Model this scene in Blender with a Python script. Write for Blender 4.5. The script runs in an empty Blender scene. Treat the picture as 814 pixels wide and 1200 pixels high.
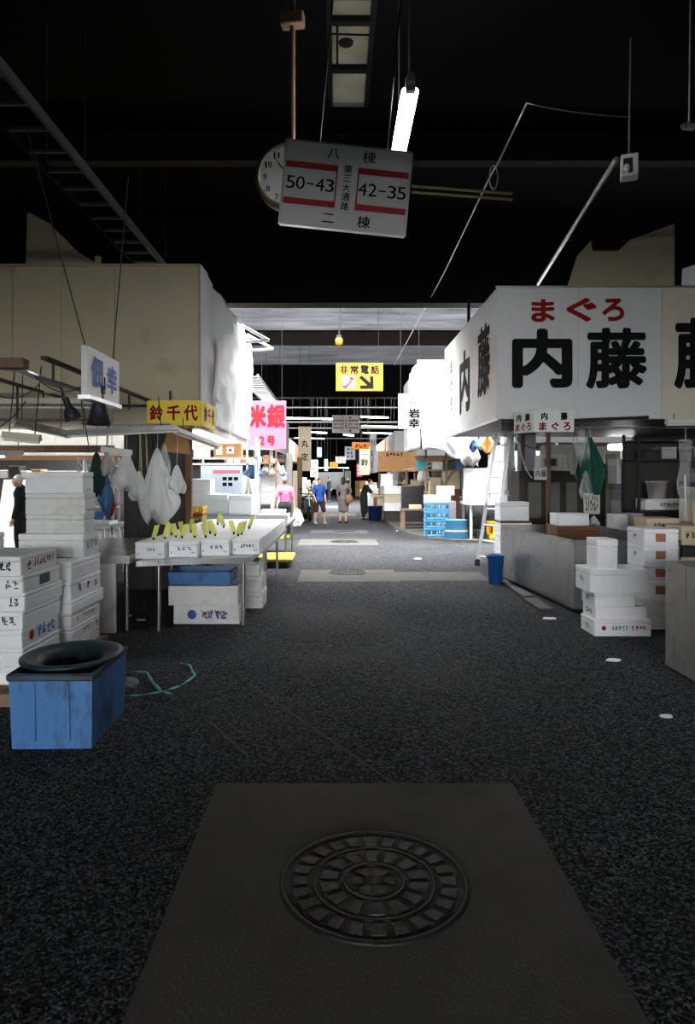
import bpy, bmesh, math, random
from mathutils import Vector, Matrix, noise as mnoise
PI = math.pi
sc = bpy.context.scene
COL = sc.collection
random.seed(7)

# ------------------------------------------------------------------ camera, sky, exposure
CAM_H, FPX, VX, VY = 1.6, 800.0, 395.0, 560.0      # eye height, focal length in pixels, vanishing point of the aisle
cam_data = bpy.data.cameras.new('camera')
camera = bpy.data.objects.new('camera', cam_data); COL.objects.link(camera)
camera.location = (0, 0, CAM_H); camera.rotation_euler = (PI/2, 0, 0)
cam_data.sensor_fit = 'VERTICAL'; cam_data.sensor_height = 36; cam_data.lens = FPX/1200*36
cam_data.shift_x = (407-VX)/1200; cam_data.shift_y = (VY-600)/1200
cam_data.clip_end = 300
sc.camera = camera
world = bpy.data.worlds.new('overcast_sky'); sc.world = world; world.use_nodes = True
_bg = world.node_tree.nodes['Background']; _wn = world.node_tree.nodes; _wl = world.node_tree.links
_tc = _wn.new('ShaderNodeTexCoord'); _sx = _wn.new('ShaderNodeSeparateXYZ'); _wl.new(_tc.outputs['Generated'], _sx.inputs[0])
_mr = _wn.new('ShaderNodeMapRange'); _mr.inputs['To Min'].default_value = 1/3; _mr.inputs['To Max'].default_value = 1.0     # overcast sky: zenith three times the horizon
_wl.new(_sx.outputs['Z'], _mr.inputs['Value']); _wl.new(_mr.outputs[0], _bg.inputs[1])
_bg.inputs[0].default_value = (0.95, 0.975, 1.0, 1)
vs = sc.view_settings
vs.view_transform = 'Standard'; vs.look = 'None'; vs.gamma = 1; vs.use_curve_mapping = False
vs.exposure = 5.2
try:
    sc.cycles.use_denoising = True
    sc.cycles.max_bounces = 8; sc.cycles.diffuse_bounces = 5
    sc.cycles.sample_clamp_indirect = 6
except Exception: pass
def portal(loc, rot, sx, sy):
    l = bpy.data.lights.new('sky_portal', 'AREA'); l.shape = 'RECTANGLE'; l.size = sx; l.size_y = sy
    o = bpy.data.objects.new('sky_portal', l); COL.objects.link(o); o.location = loc; o.rotation_euler = rot
    l.cycles.is_portal = True
portal((0, 15.9, 7.3), (0, 0, 0), 26, 5.0)              # the open roof strip over the aisle
portal((0, 38.6, 7.3), (0, 0, 0), 14, 10.6)             # the second open strip, over the far stalls
portal((-1, -15.85, 2.25), (PI/2, 0, PI), 16, 4.5)      # the open end of the hall behind the camera

# ------------------------------------------------------------------ helpers
def W(px, py, d):
    return Vector(((px-VX)/FPX*d, d, CAM_H-(py-VY)/FPX*d))
def C(r, g, b):
    f = lambda v: ((v/255)/12.92 if v/255 <= .04045 else ((v/255+.055)/1.055)**2.4)
    return (f(r), f(g), f(b), 1)

class MB:
    def __init__(s): s.v = []; s.f = []; s.sm = []
    def add(s, vs, fs, smooth=False):
        b = len(s.v); s.v += [tuple(v) for v in vs]
        for f in fs: s.f.append(tuple(i+b for i in f)); s.sm.append(smooth)
        return s
    def box(s, x0, x1, y0, y1, z0, z1, bev=0.0):
        if bev <= 0:
            vs = [(x, y, z) for z in (z0, z1) for y in (y0, y1) for x in (x0, x1)]
            return s.add(vs, [(0,2,3,1),(4,5,7,6),(0,1,5,4),(2,6,7,3),(0,4,6,2),(1,3,7,5)])
        bm = bmesh.new(); bmesh.ops.create_cube(bm, size=1)
        for v in bm.verts:
            v.co = ((x0+x1)/2+v.co.x*(x1-x0), (y0+y1)/2+v.co.y*(y1-y0), (z0+z1)/2+v.co.z*(z1-z0))
        b = min(bev, .45*min(x1-x0, y1-y0, z1-z0))
        bmesh.ops.bevel(bm, geom=list(bm.edges), offset=b, segments=1, affect='EDGES')
        bm.verts.index_update()
        s.add([v.co for v in bm.verts], [[v.index for v in f.verts] for f in bm.faces]); bm.free()
        return s
    def hexa(s, lo, hi):          # lo, hi: four corners each, counter-clockwise from above
        return s.add(list(lo)+list(hi), [(3,2,1,0),(4,5,6,7),(0,1,5,4),(1,2,6,5),(2,3,7,6),(3,0,4,7)])
    def cyl(s, p0, p1, r0, r1=None, seg=10, caps=True):
        p0, p1 = Vector(p0), Vector(p1); r1 = r0 if r1 is None else r1
        ax = (p1-p0).normalized(); u = ax.orthogonal().normalized(); w = ax.cross(u)
        vs = []
        for p, r in ((p0, r0), (p1, r1)):
            for i in range(seg):
                a = 2*PI*i/seg; vs.append(p+u*math.cos(a)*r+w*math.sin(a)*r)
        fs = [(i, (i+1) % seg, seg+(i+1) % seg, seg+i) for i in range(seg)]
        s.add(vs, fs, True)
        if caps: s.add(vs, [tuple(reversed(range(seg))), tuple(range(seg, 2*seg))])
        return s
    def tube(s, pts, r, seg=6):
        pts = [Vector(p) for p in pts]; vs = []; n = len(pts); prev = None
        for i, p in enumerate(pts):
            t = (pts[min(i+1, n-1)]-pts[max(i-1, 0)]).normalized()
            u = t.orthogonal().normalized() if prev is None else (prev-t*prev.dot(t)).normalized()
            prev = u; w = t.cross(u)
            for k in range(seg):
                a = 2*PI*k/seg; vs.append(p+(u*math.cos(a)+w*math.sin(a))*r)
        fs = [(i*seg+k, i*seg+(k+1) % seg, (i+1)*seg+(k+1) % seg, (i+1)*seg+k) for i in range(n-1) for k in range(seg)]
        fs += [tuple(reversed(range(seg))), tuple(range((n-1)*seg, n*seg))]
        return s.add(vs, fs, True)
    def lathe(s, prof, seg=24, c=(0, 0, 0), sx=1, sy=1, cap=True):
        vs = []; n = len(prof)
        for r, z in prof:
            for k in range(seg):
                a = 2*PI*k/seg; vs.append((c[0]+math.cos(a)*r*sx, c[1]+math.sin(a)*r*sy, c[2]+z))
        fs = [(i*seg+k, i*seg+(k+1) % seg, (i+1)*seg+(k+1) % seg, (i+1)*seg+k) for i in range(n-1) for k in range(seg)]
        s.add(vs, fs, True)
        if cap: s.add(vs, [tuple(reversed(range(seg))), tuple(range((n-1)*seg, n*seg))])
        return s
    def ell(s, c, r, seg=14, rings=9):
        prof = [(math.sin(PI*i/rings), -math.cos(PI*i/rings)) for i in range(rings+1)]
        prof[0] = (.02, -1); prof[-1] = (.02, 1)
        vs = []
        for pr, z in prof:
            for k in range(seg):
                a = 2*PI*k/seg; vs.append((c[0]+math.cos(a)*pr*r[0], c[1]+math.sin(a)*pr*r[1], c[2]+z*r[2]))
        n = len(prof)
        fs = [(i*seg+k, i*seg+(k+1) % seg, (i+1)*seg+(k+1) % seg, (i+1)*seg+k) for i in range(n-1) for k in range(seg)]
        fs += [tuple(reversed(range(seg))), tuple(range((n-1)*seg, n*seg))]
        return s.add(vs, fs, True)
    def caps(s, p0, p1, r0, r1, seg=12):
        p0, p1 = Vector(p0), Vector(p1); ax = (p1-p0)
        L = ax.length; ax = ax.normalized() if L > 1e-6 else Vector((0, 0, 1))
        u = ax.orthogonal().normalized(); w = ax.cross(u); rings = []
        for a in (-86, -60, -30, 0): rings.append((p0+ax*math.sin(math.radians(a))*r0, r0*math.cos(math.radians(a))))
        for a in (0, 30, 60, 86): rings.append((p1+ax*math.sin(math.radians(a))*r1, r1*math.cos(math.radians(a))))
        vs = [p+(u*math.cos(2*PI*k/seg)+w*math.sin(2*PI*k/seg))*r for p, r in rings for k in range(seg)]
        n = len(rings)
        fs = [(i*seg+k, i*seg+(k+1) % seg, (i+1)*seg+(k+1) % seg, (i+1)*seg+k) for i in range(n-1) for k in range(seg)]
        fs += [tuple(reversed(range(seg))), tuple(range((n-1)*seg, n*seg))]
        return s.add(vs, fs, True)
    def grid(s, fn, nu, nv):
        vs = [fn(i/nu, j/nv) for j in range(nv+1) for i in range(nu+1)]
        fs = [(j*(nu+1)+i, j*(nu+1)+i+1, (j+1)*(nu+1)+i+1, (j+1)*(nu+1)+i) for j in range(nv) for i in range(nu)]
        return s.add(vs, fs, True)
    def mesh(s, name, mat):
        me = bpy.data.meshes.new(name); me.from_pydata(s.v, [], s.f)
        for p, q in zip(me.polygons, s.sm): p.use_smooth = q
        if mat: me.materials.append(mat)
        me.update(); return me
    def build(s, name, mat, parent=None, solid=0.0):
        o = obj(name, s.mesh(name, mat), parent)
        if solid:
            m = o.modifiers.new('thickness', 'SOLIDIFY'); m.thickness = solid; m.offset = 0
        return o
def obj(name, me, parent=None, loc=(0, 0, 0), rot=(0, 0, 0)):
    o = bpy.data.objects.new(name, me); COL.objects.link(o)
    o.parent = parent; o.location = loc; o.rotation_euler = rot
    return o
def tag(o, label=None, cat=None, group=None, kind=None):
    if label: o['label'] = label
    if cat: o['category'] = cat
    if group: o['group'] = group
    if kind: o['kind'] = kind
    return o
def thing(name, label, cat, loc=(0, 0, 0), rz=0, group=None, rot=None):
    o = bpy.data.objects.new(name, None); COL.objects.link(o); o.empty_display_size = .1
    o.location = loc; o.rotation_euler = rot or (0, 0, rz)
    return tag(o, label, cat, group)
def struct(name, mb, mat, parent=None):
    o = mb.build(name, mat, parent)
    if parent is None: o['kind'] = 'structure'
    return o
def copy_tree(src, parent=None, loc=None, rz=None, label=None, group=None):
    c = src.copy(); COL.objects.link(c); c.parent = parent
    if loc is not None: c.location = loc
    if rz is not None: c.rotation_euler = (0, 0, rz)
    if label: c['label'] = label
    if group: c['group'] = group
    for ch in list(src.children): copy_tree(ch, c)
    return c

# ------------------------------------------------------------------ materials
MATS = {}
def pm(name, col, rough=.6, metal=0.0, var=.12, scale=6.0, bump=0.0, bscale=60.0, dirt=None, dscale=4.0, damt=.5, dpos=.55,
       trans=0.0, alpha=1.0, stretch=None, spec=None, rvar=0.0, coat=0.0):
    m = bpy.data.materials.new(name); m.use_nodes = True; nt = m.node_tree; N = nt.nodes; L = nt.links
    b = N['Principled BSDF']; b.inputs['Roughness'].default_value = rough; b.inputs['Metallic'].default_value = metal
    if spec is not None: b.inputs['Specular IOR Level'].default_value = spec
    if coat: b.inputs['Coat Weight'].default_value = coat
    tc = N.new('ShaderNodeTexCoord'); mp = N.new('ShaderNodeMapping'); L.new(tc.outputs['Object'], mp.inputs[0])
    if stretch: mp.inputs['Scale'].default_value = stretch
    n1 = N.new('ShaderNodeTexNoise'); n1.inputs['Scale'].default_value = scale; n1.inputs['Detail'].default_value = 5
    L.new(mp.outputs[0], n1.inputs['Vector'])
    mix = N.new('ShaderNodeMix'); mix.data_type = 'RGBA'
    mix.inputs[6].default_value = tuple(c*(1-var) for c in col[:3])+(1,); mix.inputs[7].default_value = tuple(min(1, c*(1+var)) for c in col[:3])+(1,)
    L.new(n1.outputs['Fac'], mix.inputs[0]); out = mix.outputs[2]
    if dirt is not None:
        n2 = N.new('ShaderNodeTexNoise'); n2.inputs['Scale'].default_value = dscale; n2.inputs['Detail'].default_value = 8; n2.inputs['Roughness'].default_value = .65
        L.new(mp.outputs[0], n2.inputs['Vector'])
        rp = N.new('ShaderNodeMapRange'); rp.inputs['From Min'].default_value = dpos; rp.inputs['From Max'].default_value = dpos+.18
        rp.inputs['To Min'].default_value = 0; rp.inputs['To Max'].default_value = damt; L.new(n2.outputs['Fac'], rp.inputs['Value'])
        m2 = N.new('ShaderNodeMix'); m2.data_type = 'RGBA'; L.new(rp.outputs[0], m2.inputs[0]); L.new(out, m2.inputs[6]); m2.inputs[7].default_value = dirt
        out = m2.outputs[2]
    L.new(out, b.inputs['Base Color'])
    if rvar:
        rr = N.new('ShaderNodeMapRange'); rr.inputs['From Min'].default_value = .35; rr.inputs['From Max'].default_value = .65
        rr.inputs['To Min'].default_value = max(.03, rough-rvar); rr.inputs['To Max'].default_value = rough+rvar
        L.new(n1.outputs['Fac'], rr.inputs['Value']); L.new(rr.outputs[0], b.inputs['Roughness'])
    if bump:
        n3 = N.new('ShaderNodeTexNoise'); n3.inputs['Scale'].default_value = bscale; n3.inputs['Detail'].default_value = 3
        L.new(mp.outputs[0], n3.inputs['Vector'])
        bp = N.new('ShaderNodeBump'); bp.inputs['Strength'].default_value = bump; bp.inputs['Distance'].default_value = .01
        L.new(n3.outputs['Fac'], bp.inputs['Height']); L.new(bp.outputs[0], b.inputs['Normal'])
    if trans or alpha < 1:
        om = N['Material Output']
        tr = N.new('ShaderNodeBsdfTranslucent'); L.new(out, tr.inputs[0])
        s1 = N.new('ShaderNodeMixShader'); s1.inputs[0].default_value = trans; L.new(b.outputs[0], s1.inputs[1]); L.new(tr.outputs[0], s1.inputs[2])
        tp = N.new('ShaderNodeBsdfTransparent'); s2 = N.new('ShaderNodeMixShader'); s2.inputs[0].default_value = alpha
        L.new(tp.outputs[0], s2.inputs[1]); L.new(s1.outputs[0], s2.inputs[2]); L.new(s2.outputs[0], om.inputs['Surface'])
    MATS[name] = m; return m
def emis(name, col, st):
    m = bpy.data.materials.new(name); m.use_nodes = True; nt = m.node_tree
    b = nt.nodes['Principled BSDF']; b.inputs['Base Color'].default_value = (.8, .8, .8, 1)
    b.inputs['Emission Color'].default_value = col; b.inputs['Emission Strength'].default_value = st
    return m

foam = pm('foam_white', (.87, .875, .88, 1), .55, var=.04, bump=.25, bscale=220, dirt=(.45, .43, .38, 1), dscale=2.6, damt=.35, dpos=.6)
foam_greyer = pm('foam_greyer', (.74, .74, .74, 1), .55, var=.05, bump=.25, bscale=220, dirt=(.42, .40, .36, 1), dscale=2.6, damt=.4, dpos=.57)  # slightly greyer foam, for the left stacks only
foam_dirty = pm('foam_soiled', (.66, .66, .63, 1), .6, var=.08, bump=.35, bscale=180, dirt=(.30, .29, .25, 1), dscale=3.2, damt=.5, dpos=.52)
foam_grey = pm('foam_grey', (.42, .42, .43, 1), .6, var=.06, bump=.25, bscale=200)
steel = pm('stainless_steel', (.38, .39, .39, 1), .33, 1.0, var=.15, scale=3, bump=.05, bscale=30, dirt=(.22, .22, .21, 1), dscale=4, damt=.45, dpos=.48, rvar=.06)
steel_dull = pm('galvanised_steel', (.42, .42, .40, 1), .48, .85, var=.2, scale=9, bump=.06, bscale=40, dirt=(.16, .14, .12, 1), dscale=5, damt=.5)
alu = pm('aluminium', (.72, .73, .74, 1), .35, .9, var=.06)
rust = pm('rusty_steel', (.17, .10, .065, 1), .75, .2, var=.3, scale=14, bump=.3, bscale=90, dirt=(.05, .04, .035, 1), damt=.7)
black_steel = pm('black_steel', (.02, .02, .021, 1), .6, .3, var=.2)
roof_dark = pm('roof_black', (.003, .003, .0031, 1), .95, var=.3, scale=2, spec=.03)  # near-black base colour of the roof underside
beam_dark = pm('beam_black', (.007, .007, .0073, 1), .9, var=.3, scale=3, spec=.1)  # near-black base colour of beams and glazing bars
wallm = pm('hall_wall', (.045, .043, .04, 1), .9, var=.25, scale=2, dirt=(.02, .02, .02, 1))
cream = pm('cream_panel', (.43, .375, .255, 1), .7, var=.10, scale=1.6, bump=.05, bscale=8, dirt=(.20, .16, .10, 1), dscale=1.3, damt=.45, dpos=.56)
whitepaint = pm('white_panel', (.57, .58, .57, 1), .42, var=.04, scale=1.5, bump=.04, bscale=5, dirt=(.45, .44, .41, 1), dscale=1.6, damt=.3, dpos=.58)
creampaint = pm('yellowed_panel', (.56, .52, .41, 1), .5, var=.06, scale=1.5, dirt=(.35, .31, .23, 1), dscale=1.6, damt=.4)
vinyl = pm('white_vinyl', (.78, .79, .79, 1), .45, var=.06, scale=2, bump=.25, bscale=6, trans=.25)
tarp = pm('white_tarpaulin', (.60, .60, .61, 1), .45, var=.03, bump=.1, bscale=14, trans=.2)
ink = pm('black_ink', (.006, .006, .0065, 1), .75, var=.1, spec=.1)
redink = pm('red_ink', C(128, 16, 14), .65, var=.1, spec=.15)
signred = pm('sign_red', C(170, 25, 32), .5, var=.06)
blueink = pm('blue_ink', C(58, 92, 160), .55, var=.1)
tealink = pm('teal_ink', C(30, 120, 130), .55, var=.1)
greyink = pm('grey_ink', C(80, 80, 86), .6, var=.1)
yellow = pm('yellow_board', C(232, 200, 45), .45, var=.05, dirt=C(150, 120, 20), damt=.35)
amber = pm('amber_board', C(190, 130, 8), .6, var=.05)
orange = pm('orange_board', C(240, 140, 30), .45, var=.05)
pink = pm('pink_acrylic', C(243, 150, 185), .3, var=.03, trans=.3)
pinkred = pm('crimson_paint', C(185, 40, 52), .6, var=.06, spec=.2)
signwhite = pm('sign_white', (.62, .62, .60, 1), .4, var=.05, scale=2, dirt=(.42, .41, .38, 1), dscale=3, damt=.3, dpos=.6)
bluebin = pm('blue_plastic_worn', C(62, 112, 165), .45, var=.25, scale=3, bump=.12, bscale=18, dirt=(.014, .02, .026, 1), dscale=6.5, damt=.9, dpos=.50, stretch=(1, 1, .4))
bluerim = pm('grimy_blue_rim', C(45, 66, 84), .6, var=.4, scale=9, bump=.2, bscale=25, dirt=(.015, .018, .018, 1), dscale=6, damt=.9, dpos=.42)
teal = pm('teal_plastic', (.010, .028, .034, 1), .45, var=.3, dirt=(.01, .012, .012, 1))
bucketblue = pm('blue_plastic', C(38, 105, 175), .4, var=.1, trans=.1)
skyplastic = pm('sky_blue_plastic', C(95, 175, 225), .4, var=.06, trans=.1)
yellowplastic = pm('yellow_plastic', C(235, 190, 50), .45, var=.08)
card = pm('cardboard', C(176, 130, 84), .8, var=.1, scale=5, dirt=C(120, 85, 55), damt=.3)
cardpale = pm('pale_cardboard', C(205, 190, 160), .8, var=.1, scale=5)
wood = pm('brown_wood', C(112, 76, 50), .65, var=.25, scale=6, stretch=(1, 1, 8), bump=.1, bscale=30)
woodgrey = pm('weathered_wood', C(120, 100, 78), .75, var=.25, scale=5, stretch=(6, 1, 1), bump=.15, bscale=30)
darkwood = pm('dark_stained_wood', C(38, 30, 26), .55, var=.2, scale=6)
blackboard = pm('black_board', C(44, 41, 38), .6, var=.15, scale=3, dirt=C(25, 24, 23), damt=.5)
glass = pm('grimy_glass', (.30, .31, .29, 1), .25, var=.2, alpha=.75)
bagm = pm('polythene', (.82, .83, .82, 1), .2, var=.08, bump=.6, bscale=18, trans=.35, alpha=.62)
bagclear = pm('clear_polythene', (.75, .77, .77, 1), .15, var=.05, bump=.5, bscale=30, trans=.2, alpha=.22)
greencloth = pm('green_cloth', C(20, 82, 66), .85, var=.15, scale=8, bump=.15, bscale=50)
darkcloth = pm('dark_green_cloth', C(20, 40, 36), .9, var=.15, scale=8)
greycloth = pm('grey_cloth', C(150, 146, 138), .9, var=.1, scale=8, bump=.1)
bluecloth = pm('blue_cloth', C(86, 120, 165), .85, var=.15, scale=8)
redcloth = pm('red_cloth', C(178, 70, 60), .85, var=.1)
blackplastic = pm('black_plastic', (.02, .02, .022, 1), .4, var=.1)
offwhite = pm('offwhite_plastic', C(205, 203, 195), .45, var=.05)
paper = pm('paper', C(225, 222, 212), .8, var=.04)
tagpaper = pm('yellow_paper', C(228, 228, 135), .7, var=.08, trans=.25)
greenp = pm('green_plastic', C(20, 90, 55), .45, var=.1)
tealbox = pm('turquoise_plastic', C(40, 130, 140), .45, var=.1)
iron = pm('cast_iron', (.022, .021, .020, 1), .45, .6, var=.25, scale=12, bump=.3, bscale=90)
strapm = pm('green_strap', C(70, 160, 140), .45, var=.08)
photo_label = None
lampglow = emis('fluorescent_tube', (.95, .98, 1, 1), 2.4)
striplamp = emis('strip_light', (.95, .98, 1, 1), 1.5)
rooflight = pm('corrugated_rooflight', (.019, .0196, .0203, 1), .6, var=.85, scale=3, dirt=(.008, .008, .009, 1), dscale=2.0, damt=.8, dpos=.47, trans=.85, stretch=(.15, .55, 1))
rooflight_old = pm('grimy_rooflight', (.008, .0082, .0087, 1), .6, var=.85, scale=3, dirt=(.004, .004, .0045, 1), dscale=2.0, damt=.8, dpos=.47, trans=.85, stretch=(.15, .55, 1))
paneglass = pm('dirty_pane', (.075, .073, .064, 1), .5, var=.35, scale=3, dirt=(.085, .066, .03, 1), dscale=1.2, damt=.8, trans=.9)

def asphalt_mat():
    m = bpy.data.materials.new('damp_asphalt'); m.use_nodes = True; nt = m.node_tree; N = nt.nodes; L = nt.links; b = N['Principled BSDF']
    tc = N.new('ShaderNodeTexCoord')
    v = N.new('ShaderNodeTexVoronoi'); v.inputs['Scale'].default_value = 95; L.new(tc.outputs['Object'], v.inputs['Vector'])
    n = N.new('ShaderNodeTexNoise'); n.inputs['Scale'].default_value = .7; n.inputs['Detail'].default_value = 7; L.new(tc.outputs['Object'], n.inputs['Vector'])
    sp = N.new('ShaderNodeSeparateColor'); L.new(v.outputs['Color'], sp.inputs[0])
    cr = N.new('ShaderNodeValToRGB'); e = cr.color_ramp.elements
    e[0].position = .15; e[0].color = (.004, .004, .0045, 1); e[1].position = 1.0; e[1].color = (.155, .157, .163, 1)  # pale stones; their brightness also paints in the floor's glints
    q = e.new(.6); q.color = (.043, .0435, .0462, 1)
    L.new(sp.outputs[0], cr.inputs[0])
    mx = N.new('ShaderNodeMix'); mx.data_type = 'RGBA'; mx.blend_type = 'MULTIPLY'; mx.inputs[0].default_value = .6
    c2 = N.new('ShaderNodeValToRGB'); c2.color_ramp.elements[0].position = .38; c2.color_ramp.elements[0].color = (.45, .45, .45, 1); c2.color_ramp.elements[1].position = .62
    L.new(n.outputs['Fac'], c2.inputs[0]); L.new(cr.outputs[0], mx.inputs[6]); L.new(c2.outputs[0], mx.inputs[7]); L.new(mx.outputs[2], b.inputs['Base Color'])
    rr = N.new('ShaderNodeMapRange'); rr.inputs['From Min'].default_value = .38; rr.inputs['From Max'].default_value = .62; rr.inputs['To Min'].default_value = .7; rr.inputs['To Max'].default_value = .95
    L.new(n.outputs['Fac'], rr.inputs['Value']); L.new(rr.outputs[0], b.inputs['Roughness'])
    b.inputs['Specular IOR Level'].default_value = .08
    bp = N.new('ShaderNodeBump'); bp.inputs['Strength'].default_value = .7; bp.inputs['Distance'].default_value = .008; bp.invert = True
    L.new(v.outputs['Distance'], bp.inputs['Height']); L.new(bp.outputs[0], b.inputs['Normal'])
    return m
asphalt = asphalt_mat()
concrete = pm('worn_concrete', (.088, .084, .074, 1), .8, var=.25, scale=2.5, bump=.3, bscale=70, dirt=(.045, .043, .04, 1), dscale=1.6, damt=.6, dpos=.5, rvar=.1, spec=.15)

# ------------------------------------------------------------------ lettering
_glyph = {}
def glyph(ch):
    if ch in _glyph: return _glyph[ch]
    cu = bpy.data.curves.new('glyph', 'FONT'); cu.body = ch; cu.size = 1
    o = bpy.data.objects.new('glyph', cu); COL.objects.link(o)
    dg = bpy.context.evaluated_depsgraph_get(); me = bpy.data.meshes.new_from_object(o.evaluated_get(dg))
    vs = [(v.co.x, v.co.y) for v in me.vertices]; fs = [tuple(p.vertices) for p in me.polygons]
    bpy.data.objects.remove(o); bpy.data.meshes.remove(me); bpy.data.curves.remove(cu)
    _glyph[ch] = (vs, fs); return vs, fs
_gm = {}
def char_mesh(ch, w, h, mat, bold):
    key = (ch, round(w, 4), round(h, 4), mat.name, bold)
    if key in _gm: return _gm[key]
    vs, fs = glyph(ch)
    xs = [v[0] for v in vs]; ys = [v[1] for v in vs]; x0, x1, y0, y1 = min(xs), max(xs), min(ys), max(ys)
    mb = MB(); offs = [(0, 0)]
    if bold > 0: offs += [(bold*math.cos(a*PI/5), bold*math.sin(a*PI/5)) for a in range(10)]
    sx = w/(x1-x0+2*bold); sy = h/(y1-y0+2*bold) if h else sx
    for k, (ox, oy) in enumerate(offs):
        mb.add([((x+ox-(x0+x1)/2)*sx, (y+oy-(y0+y1)/2)*sy, k*.0003) for x, y in vs], fs)
    _gm[key] = mb.mesh('character', mat); return _gm[key]
def char(parent, ch, x, y, z, w, h, mat, rz=0, bold=.03, roll=0):
    """one painted character, w by h metres, centred at x, y, z of its parent; rz 0 faces -Y"""
    return obj('character', char_mesh(ch, w, h, mat, bold), parent, (x, y, z), (PI/2, roll, rz))
def smudge_mesh(w, h, mat, n, seed):
    r = random.Random(seed); mb = MB(); cw = w/n
    for i in range(n):
        for k in range(6):
            x = -w/2+cw*(i+.08+.5*r.random()); z = -h/2+h*r.random()*.75
            if r.random() < .5: q = (x, min(x+cw*.5*(.6+r.random()), -w/2+cw*(i+.95)), z, z+h*.15)
            else: q = (x, x+cw*.17, z, min(h/2, z+h*(.35+.5*r.random())))
            zz = (i*6+k)*.0001; mb.add([(q[0], q[2], zz), (q[1], q[2], zz), (q[1], q[3], zz), (q[0], q[3], zz)], [(0, 1, 2, 3)])
    return mb.mesh('faded_print', mat)
def smudge(parent, x, y, z, w, h, mat, n=4, seed=1, rz=0):
    o = obj('faded_print', smudge_mesh(w, h, mat, n, seed), parent, (x, y, z), (PI/2, 0, rz)); o['kind'] = 'stuff'; return o

# ------------------------------------------------------------------ the setting
struct('floor', MB().box(-14, 14, -30, 92, -.2, 0), asphalt)
floor_o = bpy.data.objects['floor']
def ceil_box(*a): return MB().box(*a)
RZ = 6.6
mb = MB()
mb.box(-13, -.12, -16, 13.0, RZ, RZ+.2); mb.box(.42, 13, -16, 13.0, RZ, RZ+.2)
mb.box(-.12, .42, -16, 6.6, RZ, RZ+.2); mb.box(-.12, .42, 9.2, 13.0, RZ, RZ+.2)
mb.box(-13, 13, 25.0, 27.6, 7.1, 7.3); mb.box(-13, 13, 18.4, 20.8, 7.1, 7.3); mb.box(-13, 13, 32.6, 33.3, 7.0, 7.2); mb.box(-13, 13, 44, 92, 7.0, 7.2); mb.box(-13, -7, 33.3, 44, 7.0, 7.2); mb.box(7, 13, 33.3, 44, 7.0, 7.2); mb.box(-13, -5.4, 20.8, 33, 7.1, 7.3); mb.box(5.4, 13, 20.8, 33, 7.1, 7.3)
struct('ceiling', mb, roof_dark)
struct('wall_left', MB().box(-13.2, -13, -16, 92, 0, 9), wallm)
struct('wall_right', MB().box(13, 13.2, -16, 92, 0, 9), wallm)
struct('wall_back', MB().box(-13.2, -9, -16.2, -16, 0, 6.8).box(7, 13.2, -16.2, -16, 0, 6.8).box(-9, 7, -16.2, -16, 4.5, 6.8), wallm)
struct('wall_far', MB().box(-13.2, 13.2, 92, 92.2, 0, 9), wallm)
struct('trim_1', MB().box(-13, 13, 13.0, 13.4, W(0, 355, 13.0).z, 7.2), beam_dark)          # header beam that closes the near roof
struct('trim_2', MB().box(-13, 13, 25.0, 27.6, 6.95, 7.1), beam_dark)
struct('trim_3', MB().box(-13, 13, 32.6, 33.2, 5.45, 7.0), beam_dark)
struct('trim_20', MB().box(-13, 13, -3.4, -3.0, 3.35, 6.6), beam_dark)          # added, unseen behind the camera: keeps back daylight off the higher signs
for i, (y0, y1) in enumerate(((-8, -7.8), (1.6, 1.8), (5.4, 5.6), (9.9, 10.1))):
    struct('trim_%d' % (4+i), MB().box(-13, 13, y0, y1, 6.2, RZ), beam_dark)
# corrugated rooflights over the far aisle
def corrugated(name, y0, y1, z, n, lab):
    def fn(u, v):
        return ((u-.5)*11, y0+(y1-y0)*v, z+.03*math.cos(v*n*2*PI))
    o = MB().grid(fn, 1, n*4).build(name, rooflight if name == 'window_1' else rooflight_old); tag(o, kind='structure'); return o
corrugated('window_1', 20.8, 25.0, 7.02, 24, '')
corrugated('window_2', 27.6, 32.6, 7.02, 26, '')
for i, y in enumerate((16.0, 18.5, 19.5, 34.0, 36.2, 38.0, 40.3, 42.3)): struct('trim_%d' % (8+i), MB().box(-13, 13, y-.06, y+.06, 6.95, 7.1), beam_dark)
# narrow rooflight above the hanging signs: panes between dark bars
sk = MB().box(-.12, -.06, 6.6, 9.2, RZ-.02, RZ+.05).box(.36, .42, 6.6, 9.2, RZ-.02, RZ+.05).build('window_3', beam_dark); tag(sk, kind='structure')
for y0, y1 in ((6.62, 7.05), (7.12, 7.42), (7.50, 8.30), (8.38, 9.15)):
    MB().box(-.06, .36, y0, y1, RZ+.03, RZ+.04).build('pane', paneglass, sk)
MB().cyl((.10, 7.88, RZ+.015), (.10, 7.88, RZ+.028), .085, seg=24).build('vent_disc', beam_dark, sk)
MB().cyl((-.06, 7.72, RZ+.02), (.36, 7.74, RZ+.02), .012, seg=6).build('wire_bar', beam_dark, sk); MB().cyl((.0, 7.6, RZ+.02), (.0, 8.3, RZ+.02), .014, seg=6).build('wire_bar', beam_dark, sk)
MB().box(-.06, .36, 7.05, 7.12, RZ-.02, RZ+.06).build('glazing_bar', beam_dark, sk)
MB().box(-.06, .36, 7.42, 7.50, RZ-.04, RZ+.06).build('glazing_bar', beam_dark, sk)
MB().box(-.06, .36, 8.30, 8.38, RZ-.04, RZ+.06).build('glazing_bar', beam_dark, sk)
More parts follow.
